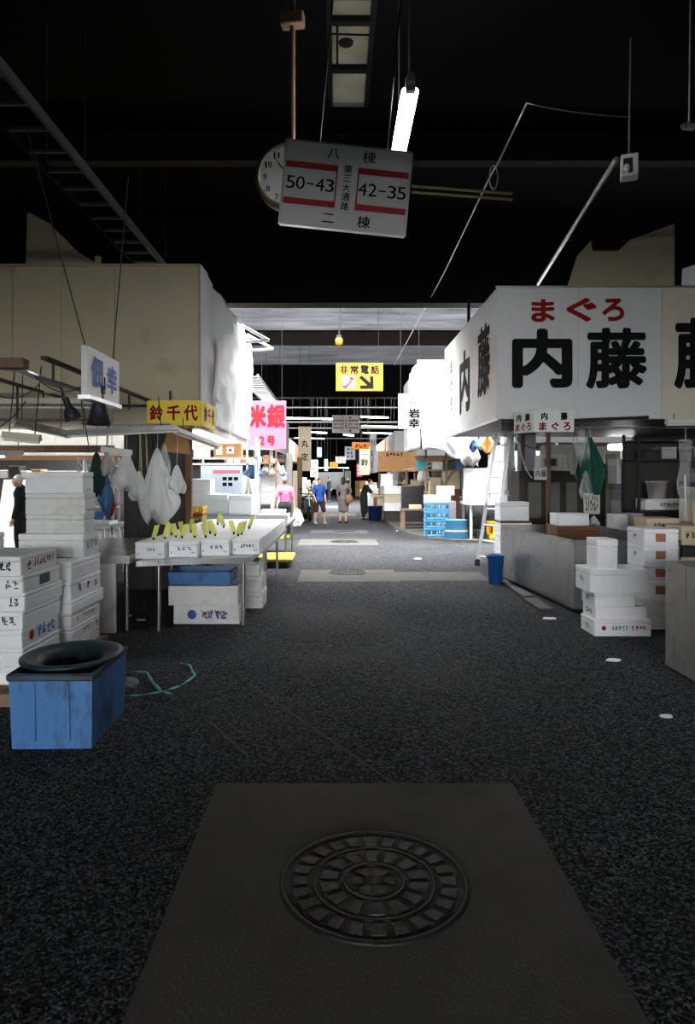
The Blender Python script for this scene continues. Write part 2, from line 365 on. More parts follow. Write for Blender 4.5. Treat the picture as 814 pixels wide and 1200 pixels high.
# concrete patches with manholes
def patch(x0, x1, y0, y1, h=.004):
    return MB().hexa([(x0, y0, -.01), (x1, y0, -.01), (x1, y1, -.01), (x0, y1, -.01)], [(x0, y0, h), (x1, y0, h), (x1, y1, h), (x0, y1, h)]).build('concrete_patch', concrete, floor_o)
patch(-.63, .915, 1.6, 3.57); patch(-.62, .97, 10.5, 11.85); patch(-.95, 1.0, 16.2, 17.8); patch(-.8, .9, 19.6, 20.9)
patch(.97, 2.4, 10.6, 11.6, .003); patch(-.7, .8, 28.5, 30.5); patch(-.7, .7, 36, 39)
def manhole(x, y, r, label):
    t = thing('manhole_cover', label, 'manhole cover', (x, y, .004), group=None)
    MB().lathe([(r*.9, -.02), (r, -.02), (r, .006), (r*.965, .009), (r*.94, .006), (r*.94, -.004), (r*.9, -.004)], 56, cap=False).build('frame_ring', iron, t)
    MB().lathe([(.001, -.012), (r*.925, -.012), (r*.925, -.002), (.001, -.002)], 56).build('plate', iron, t)
    for rr in (.30, .62): MB().lathe([(r*rr, -.002), (r*rr, .004), (r*(rr+.035), .004), (r*(rr+.035), -.002)], 48, cap=False).build('raised_ring', iron, t)
    for r0, r1, n in ((.10, .24, 6), (.37, .58, 14), (.69, .88, 24)):
        w = 2*PI/n*.62; seg = 4; vs = []
        for z, e in ((-.003, 0), (.006, .012)):
            for q in range(seg+1):
                a = -w/2+w*q/seg; vs += [(math.cos(a)*r*(r0+e), math.sin(a)*r*(r0+e), z), (math.cos(a)*r*(r1-e), math.sin(a)*r*(r1-e), z)]
        k = 2*(seg+1); fs = []
        for q in range(seg):
            a = k+2*q; fs.append((a, a+1, a+3, a+2))
            fs.append((2*q+1, 2*q+3, k+2*q+3, k+2*q+1)); fs.append((2*q+2, 2*q, k+2*q, k+2*q+2))
        fs += [(0, 1, k+1, k), (2*seg+1, 2*seg, k+2*seg, k+2*seg+1)]
        me = MB().add(vs, fs).mesh('stud', iron)
        for i in range(n): obj('stud', me, t, (0, 0, 0), (0, 0, 2*PI*(i+.5*(n == 14))/n))
    return t
manhole(.145, 2.70, .375, 'large patterned iron manhole cover set in the dark foreground concrete patch')
manhole(.18, 11.55, .33, 'iron manhole cover in the lit concrete patch level with the blue bucket')
manhole(.18, 17.1, .36, 'iron manhole cover in the patch level with the blue crates')
manhole(.22, 20.3, .33, 'iron manhole cover in the patch just before the person in grey')
# faint chalk lines on the asphalt
for a, b in (((245, 845), (292, 888)), ((290, 800), (455, 914))):
    pa = W(a[0], a[1], FPX*CAM_H/(a[1]-VY)); pb = W(b[0], b[1], FPX*CAM_H/(b[1]-VY)); dv = (pb-pa).normalized(); pr = Vector((-dv.y, dv.x, 0))*.006
    MB().hexa([pa-pr+Vector((0, 0, -.01)), pa+pr+Vector((0, 0, -.01)), pb+pr+Vector((0, 0, -.01)), pb-pr+Vector((0, 0, -.01))],
              [pa-pr+Vector((0, 0, .002)), pa+pr+Vector((0, 0, .002)), pb+pr+Vector((0, 0, .002)), pb-pr+Vector((0, 0, .002))]).build('chalk_line', concrete, floor_o)
# low kerbed pavement on the right beyond the cross aisle
kp = [(1.75, 26), (1.75, 21.5), (1.85, 20.2), (2.0, 18.9), (2.35, 17.6), (2.9, 16.9), (4.2, 16.5), (9, 16.4), (9, 26)]
mb = MB(); n = len(kp)
mb.add([(x, y, 0) for x, y in kp]+[(x, y, .07) for x, y in kp], [tuple(reversed(range(n)))] + [tuple(range(n, 2*n))]+[(i, (i+1) % n, n+(i+1) % n, n+i) for i in range(n)])
struct('floor_pavement', mb, concrete)

# ------------------------------------------------------------------ storage lofts above the stalls
def wrinkle(p, s, a): return a*mnoise.noise(Vector(p)*s)
# left loft, cream boarded front, vinyl aisle side
t = thing('storage_loft', 'cream boarded storage loft with wrinkled white vinyl on its aisle side', 'loft', (-4.7, 12.1, 0))
LX, LY = -4.7, 12.1
def lp(name, mat, *a, bev=.004): return MB().box(a[0]-LX, a[1]-LX, a[2]-LY, a[3]-LY, a[4], a[5], bev).build(name, mat, t)
lp('core', cream, -7.9, -1.96, 9.56, 14.7, 2.64, 4.52)
for x0, x1 in ((-7.9, -6.6), (-6.594, -4.52), (-4.514, -3.84), (-3.834, -3.1), (-3.094, -1.92)):
    lp('front_panel', cream, x0, x1, 9.5+.004*random.random(), 9.56, 2.62, 4.55)
lp('top_trim', cream, -7.9, -1.90, 9.48, 9.52, 4.55, 4.575); lp('bottom_trim', darkwood, -3.1, -1.90, 9.46, 9.54, 2.585, 2.62)
lp('corner_trim', greycloth, -1.925, -1.9, 9.48, 9.53, 2.62, 4.57)
lp('valance', cream, -3.15, -2.0, 9.58, 9.62, 2.30, 2.60)
lp('side_valance', whitepaint, -1.98, -1.94, 9.62, 14.7, 2.30, 2.64)
def side(u, v):
    y = 9.5+5.2*u; z = 2.4+2.17*v
    q = wrinkle((y, 1, z), 1.6, .09)+wrinkle((y, 3, z), 4, .05)+.05*u*math.sin(v*PI)
    return (-1.90+q*min(1, u*8)-LX, y-LY, z)
MB().grid(side, 60, 34).build('vinyl_side', vinyl, t, .004)
def bear(u, v):        # patched vinyl repair strip
    y = 10.3+.35*u; z = 2.75+.95*v
    return (-1.845-LX+wrinkle((y, 1, z), 1.6, .06)+.02, y-LY, z)
MB().grid(bear, 8, 12).build('vinyl_patch', vinyl, t, .003)
for x, y, m, r in ((-2.14, 9.85, wood, .045), (-3.75, 14.5, steel_dull, .03), (-7.6, 14.5, steel_dull, .04), (-7.6, 9.7, steel_dull, .04)):
    lp('post', m, x-r, x+r, y-r, y+r, 0, 2.64)
MB().add([(W(x, y, 10.4)-Vector((LX, LY, 0))) for x, y in ((30, 312), (32, 248), (58, 262), (92, 296), (120, 312))]+[(W(x, y, 10.46)-Vector((LX, LY, 0))) for x, y in ((30, 312), (32, 248), (58, 262), (92, 296), (120, 312))],
         [(0, 1, 2, 3, 4), (9, 8, 7, 6, 5)]+[(i, (i+1) % 5, 5+(i+1) % 5, 5+i) for i in range(5)]).build('gusset_board', cream, t)
lp('stub_post', cream, -3.66, -3.58, 10.3, 10.38, 4.5, 4.95)
for z, y in ((4.52, 13.5), (4.52, 14.4)):        # white angle brackets that stick out over the aisle
    MB().cyl((-1.9-LX, y-LY, 4.62), (-1.35-LX, y-LY, 4.32), .03, seg=6).build('angle_bracket', whitepaint, t)
    MB().cyl((-1.9-LX, y-LY, 4.28), (-1.35-LX, y-LY, 4.32), .03, seg=6).build('angle_bracket', whitepaint, t)

# right loft, white sign panels
RX, RY = 5.0, 11.8
t = thing('storage_loft', 'white panelled storage loft painted with huge black shop name characters', 'loft', (RX, RY, 0))
def rp(name, mat, *a, bev=.004): return MB().box(a[0]-RX, a[1]-RX, a[2]-RY, a[3]-RY, a[4], a[5], bev).build(name, mat, t)
rp('core', whitepaint, 2.28, 8.0, 9.56, 14.1, 2.50, 4.22)
rp('front_panel', whitepaint, 2.22, 3.35, 9.5, 9.55, 2.42, 4.25); rp('front_panel', whitepaint, 3.353, 4.51, 9.5, 9.55, 2.42, 4.25)
rp('front_panel', creampaint, 4.514, 8.0, 9.5, 9.55, 2.42, 4.25)
rp('side_panel', whitepaint, 2.22, 2.27, 9.552, 11.2, 2.42, 4.25); rp('side_panel', whitepaint, 2.22, 2.27, 11.203, 14.1, 2.42, 4.25)
rp('edge_trim', alu, 2.205, 2.225, 9.5, 14.1, 2.40, 2.43, bev=0); rp('edge_trim', alu, 2.2, 8.0, 9.485, 9.51, 4.25, 4.27, bev=0)
rp('soffit', darkwood, 2.3, 8.0, 9.6, 14.0, 2.44, 2.50)
yy = 9.497-RY
def rc(ch, px, py, w, h, mat, bold): p = W(px, py, 9.5); char(t, ch, p.x-RX, yy, p.z, w/FPX*9.5, h/FPX*9.5, mat, 0, bold)
rc('内', 635, 420, 71, 70, ink, .045); rc('藤', 722, 420, 72, 72, ink, .032); rc('藤', 826, 414, 74, 84, ink, .034)
rc('ま', 636, 364, 28, 27, redink, .04); rc('ぐ', 681, 363, 36, 28, redink, .04); rc('ろ', 718, 363, 26, 27, redink, .04)
char(t, '藤', 2.217-RX, 10.35-RY, 3.38, .88, 1.08, ink, -PI/2, .034)
char(t, '内', 2.217-RX, 11.9-RY, 3.28, .95, 1.10, ink, -PI/2, .045)
for k, ch in enumerate('まぐろ'): char(t, ch, 2.217-RX, 13.3-RY, 3.75-k*.36, .2, .26, redink, -PI/2, .03)
for x, y, m, r in ((3.4, 11.0, rust, .03), (3.55, 13.9, steel_dull, .035), (7.8, 13.9, steel_dull, .04), (7.8, 9.8, steel_dull, .04)):
    rp('post', m, x-r, x+r, y-r, y+r, 0, 2.47)
g = [(664, 337), (676, 300), (692, 282), (694, 294), (724, 294), (738, 281), (790, 262), (790, 337)]
MB().add([(W(x, y, 10.4)-Vector((RX, RY, 0))) for x, y in g]+[(W(x, y, 10.5)-Vector((RX, RY, 0))) for x, y in g],
         [tuple(range(8)), tuple(reversed(range(8, 16)))]+[(i, (i+1) % 8, 8+(i+1) % 8, 8+i) for i in range(8)]).build('gusset_board', cream, t)
MB().cyl((W(549, 352, 12.4)-Vector((RX, RY, 0))), (W(549, 388, 12.4)-Vector((RX, RY, 0))), .03, seg=8).build('hanger_rod', black_steel, t)
a = W(612, 492, 9.35); b = W(664, 483, 9.2)
MB().cyl((2.32-RX, 9.47-RY, 2.36), (4.3-RX, 9.44-RY, 2.44), .022, seg=6).build('awning_bar', black_steel, t)
rp('awning_flap', black_steel, 2.3, 3.05, 9.55, 9.60, 2.26, 2.42, bev=0)

# far right loft wrapped in a white tarpaulin
t = thing('storage_loft', 'storage loft wrapped in a hanging white tarpaulin beyond the ladder', 'loft', (3.6, 18.6, 0))
def fp(name, mat, *a, bev=.004): return MB().box(a[0]-3.6, a[1]-3.6, a[2]-18.6, a[3]-18.6, a[4], a[5], bev).build(name, mat, t)
fp('core', wallm, 2.30, 7.5, 17.4, 21.4, 2.5, 4.55); fp('side_panel', whitepaint, 2.1, 2.3, 19.4, 21.6, 2.4, 4.5)
for x, y in ((5.6, 17.5), (3.9, 21.2), (7.3, 17.5), (7.3, 21.2)): fp('post', steel_dull, x-.04, x+.04, y-.04, y+.04, .07, 2.5)
def tp(u, v):
    x0, x1 = 2.02+.12*(1-v), 3.55; x = x0+(x1-x0)*u
    bot = 2.28-.42*max(0, u-.35)/.65+.06*math.sin(u*9); z = bot+(4.58-bot)*v
    f = .22*math.exp(-((u-.35-.5*(1-v))/.10)**2)*(1-v)+.10*math.sin(16*u+9*(1-v))*(1-v)+.16*math.exp(-((v-.30+.35*u)/.05)**2)*u
    y = 17.25-.25*(1-v)*math.sin(u*PI)-f+wrinkle((x, 2, z), 2.4, .06)
    return (x-3.6, y-18.6, z)
MB().grid(tp, 48, 48).build('tarpaulin', tarp, t, .006)
def tp2(u, v):
    y = 17.25+2.3*u; z = 2.35+2.23*v
    return (2.06-3.6+wrinkle((2, y, z), 2.0, .07)+.1*(1-v)*math.sin(u*7), y-18.6, z)
MB().grid(tp2, 24, 24).build('tarpaulin', tarp, t, .006)
for k, ch in enumerate('印寿'[:0]): pass

# left loft behind the pink sign
t = thing('storage_loft', 'grey boarded storage loft behind the pink shop sign', 'loft', (-3.9, 21, 0))
for nm, m, a in (('core', greycloth, (-7.5, -1.85, 19.5, 25.5, 2.45, 3.55)), ('side_panel', foam_grey, (-1.85, -1.8, 19.5, 25.5, 2.4, 3.6)), ('front_panel', foam_grey, (-7.5, -1.85, 19.42, 19.5, 2.4, 3.6)),
                 ('post', steel_dull, (-1.95, -1.85, 19.6, 19.7, 0, 2.45)), ('post', steel_dull, (-1.95, -1.85, 25.3, 25.4, 0, 2.45)), ('post', steel_dull, (-7.3, -7.2, 19.6, 19.7, 0, 2.45)), ('post', steel_dull, (-7.3, -7.2, 25.3, 25.4, 0, 2.45))):
    MB().box(a[0]+3.9, a[1]+3.9, a[2]-21, a[3]-21, a[4], a[5], .004).build(nm, m, t)

# ------------------------------------------------------------------ signs
def hang_wires(t, pts, mat=black_steel, r=.006, name='hanger_wire'):
    for a, b in pts: MB().cyl(a, b, r, seg=5).build(name, mat, t)
def aisle_sign(loc, w, h, rz, roll, label, top, small=False):
    t = thing('aisle_sign', label, 'sign', loc, rot=(0, roll, rz))
    bo = MB().box(-w/2, w/2, -.02, .02, -h/2, h/2, .004).build('board', signwhite, t)
    for x0, x1, z0, z1 in ((-w/2, w/2, h/2, h/2+.012), (-w/2, w/2, -h/2-.012, -h/2), (-w/2-.012, -w/2, -h/2, h/2), (w/2, w/2+.012, -h/2, h/2)):
        MB().box(x0, x1, -.025, .025, z0, z1).build('frame_edge', alu, t)
    y = -.0225
    def stripe(x0, x1, z0, z1): MB().box(x0*w, x1*w, -.0235, -.021, z0*h, z1*h).build('red_stripe', signred, bo)
    for x0, x1 in ((-.49, -.075), (.085, .49)):
        stripe(x0, x1, .18, .255); stripe(x0, x1, -.26, -.185)
        e = x1-.012 if x0 < 0 else x0
        stripe(e, e+.012, -.26, .255)
    def put(s, cx, cz, cw, chh, gap, bold=.012):
        n = len(s)
        for i, c in enumerate(s): char(t, c, (cx+(i-(n-1)/2)*gap)*w, y, cz*h, cw*w, chh*h, ink, 0, bold)
    char(bo, '八', -.12*w, y, .395*h, .10*w, .13*h, ink, 0, .01); char(bo, '棟', .165*w, y, .39*h, .105*w, .15*h, ink, 0, .01)
    char(bo, '二', -.12*w, y, -.39*h, .095*w, .11*h, ink, 0, .012); char(bo, '棟', .165*w, y, -.395*h, .105*w, .15*h, ink, 0, .016)
    for s, cx in (('50-43', -.285), ('42-35', .29)):
        for i, c in enumerate(s):
            ww = .07 if c != '-' else .06; char(bo, c, (cx+(i-2)*.078)*w, y, 0, (ww*.8 if c == '1' else ww)*w, (.155 if c != '-' else .018)*h, ink, 0, .006)
    for i, c in enumerate('第三大通路'): char(bo, c, .003*w, y, (.225-i*.113)*h, .066*w, (.1 if c != '三' else .085)*h, ink, 0, .012)
    hang_wires(t, [((x, 0, h/2), (x, 0, h/2+top)) for x in (-.24*w, .3*w)], black_steel, .009, 'hanger_rod')
    return t
p = W(405, 221, 6.0)
aisle_sign(p, 1.10, .725, math.radians(2), math.radians(5.2), 'big white aisle sign with red stripes reading 50-43 and 42-35 beside the clock', 1.85)
p = W(405, 497, 33.0)
aisle_sign(p, 1.28, .82, 0, 0, 'distant small white aisle sign with red stripes above the people', 3.0, True)
# clock
p = W(339, 208, 6.45)
t = thing('wall_clock', 'round double-faced clock hanging behind the aisle sign', 'clock', p, math.radians(-8))
R = .30
MB().add([(math.cos(2*PI*i/48)*r, y, math.sin(2*PI*i/48)*r) for r, y in ((R, .07), (R+.02, .05), (R+.02, -.05), (R, -.07), (R-.025, -.07), (R-.025, -.04)) for i in range(48)],
         [(j*48+i, j*48+(i+1) % 48, (j+1)*48+(i+1) % 48, (j+1)*48+i) for j in range(5) for i in range(48)], True).build('rim', pm('brass_rim', (.30, .26, .16, 1), .4, .8), t)
fa = MB().cyl((0, .06, 0), (0, -.045, 0), R-.02, seg=48).build('face', offwhite, t)
for i in range(1, 13):
    a = PI/2-2*PI*i/12; s = str(i)
    for k, c in enumerate(s): char(fa, c, math.cos(a)*.225+(k-(len(s)-1)/2)*.038, -.047, math.sin(a)*.225, .016 if c == '1' else .034, .055, ink, 0, .012)
for i in range(60):
    if i % 5: continue
    a = 2*PI*i/60; MB().box(-.004, .004, -.0475, -.046, .262, .274).build('minute_mark', ink, t).rotation_euler = (0, a, 0)
MB().hexa([(-.008, -.052, -.03), (.008, -.052, -.03), (.008, -.049, -.03), (-.008, -.049, -.03)], [(-.004, -.052, .15), (.004, -.052, .15), (.004, -.049, .15), (-.004, -.049, .15)]).build('hour_hand', ink, t).rotation_euler = (0, math.radians(-40), 0)
MB().hexa([(-.006, -.056, -.04), (.006, -.056, -.04), (.006, -.053, -.04), (-.006, -.053, -.04)], [(-.003, -.056, .22), (.003, -.056, .22), (.003, -.053, .22), (-.003, -.053, .22)]).build('minute_hand', ink, t).rotation_euler = (0, math.radians(-38), 0)
MB().cyl((.03, 0, R), (.03, 0, 6.2-p.z), .025, seg=10).build('hanger_pipe', rust, t)
MB().box(-.08, .14, -.06, .06, 5.86-p.z, 5.98-p.z, .01).build('pipe_bracket', rust, t)
# emergency phone sign
p = W(421, 442, 19.5); w, h = 1.34, .80
t = thing('emergency_phone_sign', 'amber emergency telephone sign with handset and arrow hanging over the aisle', 'sign', p)
bo = MB().box(-w/2, w/2, -.04, .04, -h/2, h/2, .01).build('board', amber, t)
for i, c in enumerate('非常電話'): char(bo, c, -.44+i*.295, -.042, .21, .24, .25, ink, 0, .035)
MB().box(-.50, -.13, -.045, -.041, -.33, .03).build('white_square', signwhite, t)
hs = MB().tube([(-.44+.0, -.05, -.27), (-.36, -.05, -.25), (-.27, -.05, -.15), (-.22, -.05, -.04)], .028, 8).caps((-.46, -.05, -.26), (-.39, -.05, -.29), .035, .035).caps((-.25, -.05, -.02), (-.19, -.05, -.05), .035, .035)
hs.build('handset_symbol', signred, t)
ar = MB()
ar.add([(-.02, -.044, -.02), (.06, -.044, .05), (.30, -.044, -.16), (.22, -.044, -.24)], [(0, 3, 2, 1)])
ar.add([(.40, -.044, .02), (.40, -.044, -.34), (.02, -.044, -.34), (.02, -.044, -.24), (.22, -.044, -.24), (.30, -.044, -.16), (.30, -.044, .02)], [(0, 6, 5, 4, 3, 2, 1)])
ar.build('arrow', ink, t)
hang_wires(t, [((x, 0, h/2), (x, 0, 6.95-p.z)) for x in (-.55, .55)])
# generic shop sign: a thin board with characters set out in columns or rows
def shop_sign(name, label, p, w, h, rz, board, texts, th=.03, wires=0, roll=0):
    t = thing(name, label, 'sign', p, rot=(0, roll, rz))
    bo = MB().box(-w/2, w/2, -th, th, -h/2, h/2, .004).build('board', board, t)
    for ch, x, z, cw, chh, mat, bold in texts: char(bo, ch, x*w, -th-.003, z*h, cw*w, chh*h, mat, 0, bold)
    if wires: hang_wires(t, [((x*w, 0, h/2), (x*w, 0, h/2+wires)) for x in (-.4, .4)])
    return t
a = W(312, 498, 16.0)
shop_sign('shop_sign', 'pink shop sign with crimson characters hanging over the left stalls', a, .92, 1.12, 0, pink,
          [('米', -.22, .18, .44, .48, pinkred, .06), ('銀', .25, .18, .46, .50, pinkred, .04), ('2', -.11, -.33, .13, .19, pinkred, .04), ('号', .12, -.33, .21, .20, pinkred, .035)], wires=6.95-a.z-.56)
a = W(118, 442, 6.95)
shop_sign('shop_sign', 'white shop sign with two blue characters hung on wires by the reflector lamps', (-2.4, 6.95, a.z), .95, .47, PI/2-.05, signwhite,
          [('佃', -.23, .03, .36, .66, blueink, .03), ('幸', .24, .0, .34, .62, blueink, .03)], wires=0)
t = [o for o in COL.objects if o.get('label', '').startswith('white shop sign with two blue')][0]
t.rotation_euler = (0, 0, PI/2)
hang_wires(t, [((-.45, 0, .235), (-.7, 0.45, 2.2)), ((.35, 0, .235), (.4, -.15, 2.2))])
MB().box(-.475, .475, -.06, .06, -.275, -.235).build('bottom_rail', alu, t)
a = W(204, 484, 9.42)
t = shop_sign('shop_sign', 'yellow corner shop sign with red characters under the cream loft', a, .74, .35, 0, yellow,
          [('鈴', -.32, 0, .25, .62, redink, .03), ('千', 0, 0, .25, .60, redink, .035), ('代', .32, 0, .26, .62, redink, .03)])
MB().box(.37, .39, 0, 1.0, -.175, .175).build('side_board', yellow, t)
for i, c in enumerate('鈴千代'): char(t, c, .393, .22+.28*i, 0, .2, .22, redink, PI/2, .03)
MB().cyl((-.05, -.02, .17), (-.05, -.02, .3), .015, seg=6).build('screw_clip', black_steel, t)
a = W(480, 482, 16.0)
shop_sign('shop_sign', 'white upright shop sign with grey emblem and black characters beside the tarpaulin', a, .54, .82, 0, signwhite,
          [('岩', .18, -.06, .5, .27, ink, .035), ('幸', .18, -.34, .5, .27, ink, .03), ('谷', .12, .26, .36, .18, greyink, .0)], wires=6.95-a.z-.41)
a = W(357, 526, 27)
shop_sign('banner_sign', 'tall cream banner sign with black characters on the left stalls', a, .50, 1.75, 0, cardpale, [('丸', 0, .12, .55, .17, ink, .02), ('定', 0, -.18, .55, .17, ink, .02)], wires=6.95-a.z-.875)
a = W(427, 540, 36.2)
shop_sign('banner_sign', 'tall pale green banner sign with black characters over the far aisle', a, .55, 1.5, 0, pm('pale_green_board', C(190, 198, 170), .6), [('三', 0, .3, .6, .16, ink, .02), ('鈴', 0, -.05, .7, .26, ink, .02)], wires=7.0-a.z-.75)
a = W(422.5, 522.5, 34)
shop_sign('shop_sign', 'small orange shop sign above the pale green banner', a, .85, .33, 0, orange, [('小', -.3, 0, .2, .6, redink, .02), ('宮', 0, 0, .2, .6, redink, .02), ('山', .3, 0, .2, .6, redink, .02)][:0], wires=7.0-a.z-.165)
o = [q for q in COL.objects if q.get('label', '').startswith('small orange')][0]; smudge(o, 0, -.034, 0, .6, .2, redink, 3, 5)
for px, py, d, w, h, m, im, lab in ((391, 545, 48, .55, .42, amber, redink, 'small amber sign over the far stalls'), (410, 531, 52, .8, 1.0, foam_grey, ink, 'grey hanging board sign far down the aisle'),
                               (399, 539, 50, .75, .5, signwhite, greyink, 'white hanging board sign far down the aisle'), (421, 551, 40.3, .32, .75, pinkred, signwhite, 'narrow red lantern sign far down the aisle'),
                               (368, 549, 38, .42, .95, signwhite, ink, 'white upright sign on the far left stalls'), (382, 545, 44.6, .22, .75, signwhite, ink, 'narrow white upright sign in the far aisle'),
                               (437, 532, 33.9, .32, 1.9, foam_grey, greyink, 'narrow grey upright sign beside the pale green banner'), (374, 530, 42.3, .3, .6, bluecloth, signwhite, 'small blue upright sign on the far left stalls')):
    t = shop_sign('shop_sign', lab, W(px, py, d), w, h, 0, m, [], wires=(7.0 if d > 44 else 6.95)-W(px, py, d).z-h/2)
    for k in range(3): smudge(t, 0, -.034, (.28-.28*k)*h, .7*w, .2*h, im, 2, 11+k)
# small corner sign with the tuna shop's name
a = W(648, 493.5, 9.05); w, h = .54, .29
t = thing('shop_sign', 'small white corner sign with black and red characters under the white loft', 'sign', a)
MB().box(-w/2, w/2, -.02, .02, -h/2, h/2, .003).build('board', signwhite, t)
MB().hexa([(-w/2-.165, .33, -h/2), (-w/2-.005, -.02, -h/2), (-w/2, .02, -h/2), (-w/2-.14, .34, -h/2)], [(-w/2-.165, .33, h/2), (-w/2-.005, -.02, h/2), (-w/2, .02, h/2), (-w/2-.14, .34, h/2)]).build('side_board', signwhite, t)
for c, x, z, cw, chh, mm in (('内', -.23, .22, .16, .34, ink), ('藤', .25, .22, .17, .36, ink), ('ま', -.27, -.24, .19, .38, redink), ('ぐ', .03, -.24, .19, .38, redink), ('ろ', .32, -.24, .18, .38, redink)):
    char(t, c, x*w, -.023, z*h, cw*w, chh*h, mm, 0, .045)
q = math.atan2(-.35, .16)
for c, x, z, mm in (('内', .28, .20, ink), ('藤', .72, .20, ink), ('ま', .2, -.24, redink), ('ぐ', .5, -.24, redink), ('ろ', .8, -.24, redink)):
    char(t, c, -w/2-.168+.16*x, .33-.35*x-.006, z*h, .09, .10, mm, q, .03)
hang_wires(t, [((-.2, 0, h/2), (-.2, .47, .19)), ((.2, 0, h/2), (.2, .47, .19))])
a = W(633, 555, 11.0)
shop_sign('name_plate', 'small white name plate with black characters beside the microwave', a, .2, .2, 0, signwhite, [('内', -.22, .0, .36, .55, ink, .02), ('藤', .24, .0, .38, .6, ink, .02)], .01)
# ------------------------------------------------------------------ lamps and things overhead
p = W(481, 103, 6.0)
t = thing('fluorescent_lamp', 'glowing bare fluorescent batten hanging along the aisle', 'lamp', (.64, 6.6, 5.0))
MB().box(-.035, .035, -.62, .62, .035, .09, .006).build('batten', offwhite, t)
MB().box(-.045, .045, -.66, -.60, -.03, .10, .006).build('end_cap', steel_dull, t); MB().box(-.045, .045, .60, .66, -.03, .10, .006).build('end_cap', steel_dull, t)
for x in (-.045, .045): MB().cyl((x, -.6, 0), (x, .6, 0), .03, seg=12).build('tube', lampglow, t)
MB().box(-.03, .03, -.72, -.64, .02, .10).build('bracket', steel_dull, t)
hang_wires(t, [((0, y, .09), (0, y, 1.6)) for y in (-.5, .5)], steel_dull)
def batten(label, a, b, mat=offwhite, lit=False, hang=.3):
    a, b = Vector(a), Vector(b); m = (a+b)/2; L = (b-a).length; dv = b-a
    t = thing('strip_lamp', label, 'lamp', m, rot=(0, -math.atan2(dv.z, math.hypot(dv.x, dv.y)), math.atan2(dv.y, dv.x)))
    MB().hexa([(-L/2, -.05, -.03), (L/2, -.05, -.03), (L/2, .05, -.03), (-L/2, .05, -.03)], [(-L/2, -.025, .03), (L/2, -.025, .03), (L/2, .025, .03), (-L/2, .025, .03)]).build('housing', mat, t)
    MB().cyl((-L/2+.03, 0, -.045), (L/2-.03, 0, -.045), .014, seg=8).build('tube', striplamp if lit else paper, t)
    for x in (-L/2+.02, L/2-.02): MB().box(x-.015, x+.015, -.02, .02, -.06, -.02).build('lamp_holder', offwhite, t)
    if hang: hang_wires(t, [((x, 0, .03), (x, 0, .03+hang)) for x in (-L*.35, L*.35)])
    return t
batten('long grey strip lamp above the hanging plastic bags', W(78, 507, 7.8), W(207, 501, 8.3), steel_dull, hang=.35)
batten('white strip lamp slanting towards the lit stall under the cream loft', W(205, 503, 8.4), W(255, 522, 10.6), offwhite, hang=.15)
batten('slanting grey strip lamp beside the reflector lamp', W(14, 493, 7.0), W(80, 508, 8.2), steel_dull, hang=.56)
batten('short cream strip lamp beside the slanting grey lamp', W(4, 509, 6.6), W(47, 513, 6.6), creampaint, hang=.66)
batten('small strip lamp behind the plastic bags', W(119, 526, 8.6), W(154, 530, 8.6), offwhite, hang=.31)
batten('strip lamp fixed under the yellowed panel of the right loft', W(780, 494, 9.1), W(840, 494, 9.1), offwhite, hang=.08)
def reflector(label, p, aim):
    t = thing('reflector_lamp', label, 'lamp', p, rot=aim)
    MB().lathe([(.03, 0), (.035, -.10), (.06, -.13), (.085, -.22), (.08, -.225), (.055, -.14), (.001, -.12)], 20, cap=False).build('shade', black_steel, t)
    MB().lathe([(.001, -.12), (.045, -.13), (.06, -.17), (.05, -.205), (.001, -.215)], 14).build('bulb', foam_grey, t)
    MB().cyl((0, 0, 0), (0, 0, .12), .012, seg=6).build('stem', black_steel, t)
    return t
reflector('black reflector lamp on a short stem beside the blue lettered sign', W(76, 466, 6.6), (.25, -.3, 0))
p = W(116, 468, 6.9)
t = thing('reflector_lamp', 'clustered black spotlight clamped below the blue lettered sign', 'lamp', p)
MB().lathe([(.04, .06), (.05, 0), (.12, -.26), (.115, -.26), (.04, -.02)], 18, cap=False).build('shade', black_steel, t)
MB().box(-.05, .05, -.05, .05, .05, .14, .01).build('clamp', black_steel, t)
for k in range(4): MB().cyl((-.06+.04*k, 0, .1), (-.09+.05*k, -.01, .22), .008, seg=5).build('clamp_screw', black_steel, t)
# pipes and rails under the cream loft's front
a, b = W(-10, 428, 6.2), W(100, 461, 6.9)
o = MB().tube([a, W(20, 431, 6.3), W(55, 447, 6.6), b], .035, 10).build('duct_pipe', alu); tag(o, 'pale sagging duct pipe running to the blue lettered sign', 'pipe')
o = MB().box(W(-10, 424, 6.2).x, W(30, 424, 6.2).x, 6.15, 6.28, W(0, 432, 6.2).z, W(0, 420, 6.2).z, .01).build('junction_box', rust); tag(o, 'rusty junction box on the sagging duct pipe', 'junction box')
t = thing('canopy_frame', 'frame of cream beams and dark rails fixed to the cream loft front', 'frame', (-4.5, 9.0, 0))
for py, d, m, x1, r in ((458, 8.6, cream, 134, .035), (470, 8.6, creampaint, 134, .035), (478, 8.3, steel_dull, 104, .012), (492, 7.9, rust, 104, .012)):
    z = W(0, py, d).z; MB().box(-2.0, W(x1, 0, d).x+4.5, d-9.05, d-8.95, z-r, z+r, .003).build('cross_rail', m, t)
for x in (-2.62, -3.7, -5.0): MB().box(x+4.47, x+4.53, -2.9, .5, 2.66, 2.69).build('runner', black_steel, t)
for x, y, z in ((-2.62, 8.6, 2.46), (-3.7, 8.6, 2.46), (-5.0, 8.6, 2.46), (-3.7, 7.9, 2.2), (-5.0, 7.9, 2.2), (-2.62, 6.3, 2.5)): MB().box(x+4.49, x+4.51, y-9.01, y-8.99, z, 2.67).build('drop_rod', black_steel, t)
def cable(lab, pts, r=.006, m=blackplastic): return tag(MB().tube(pts, r, 5).build('cable', m), lab, 'cable')
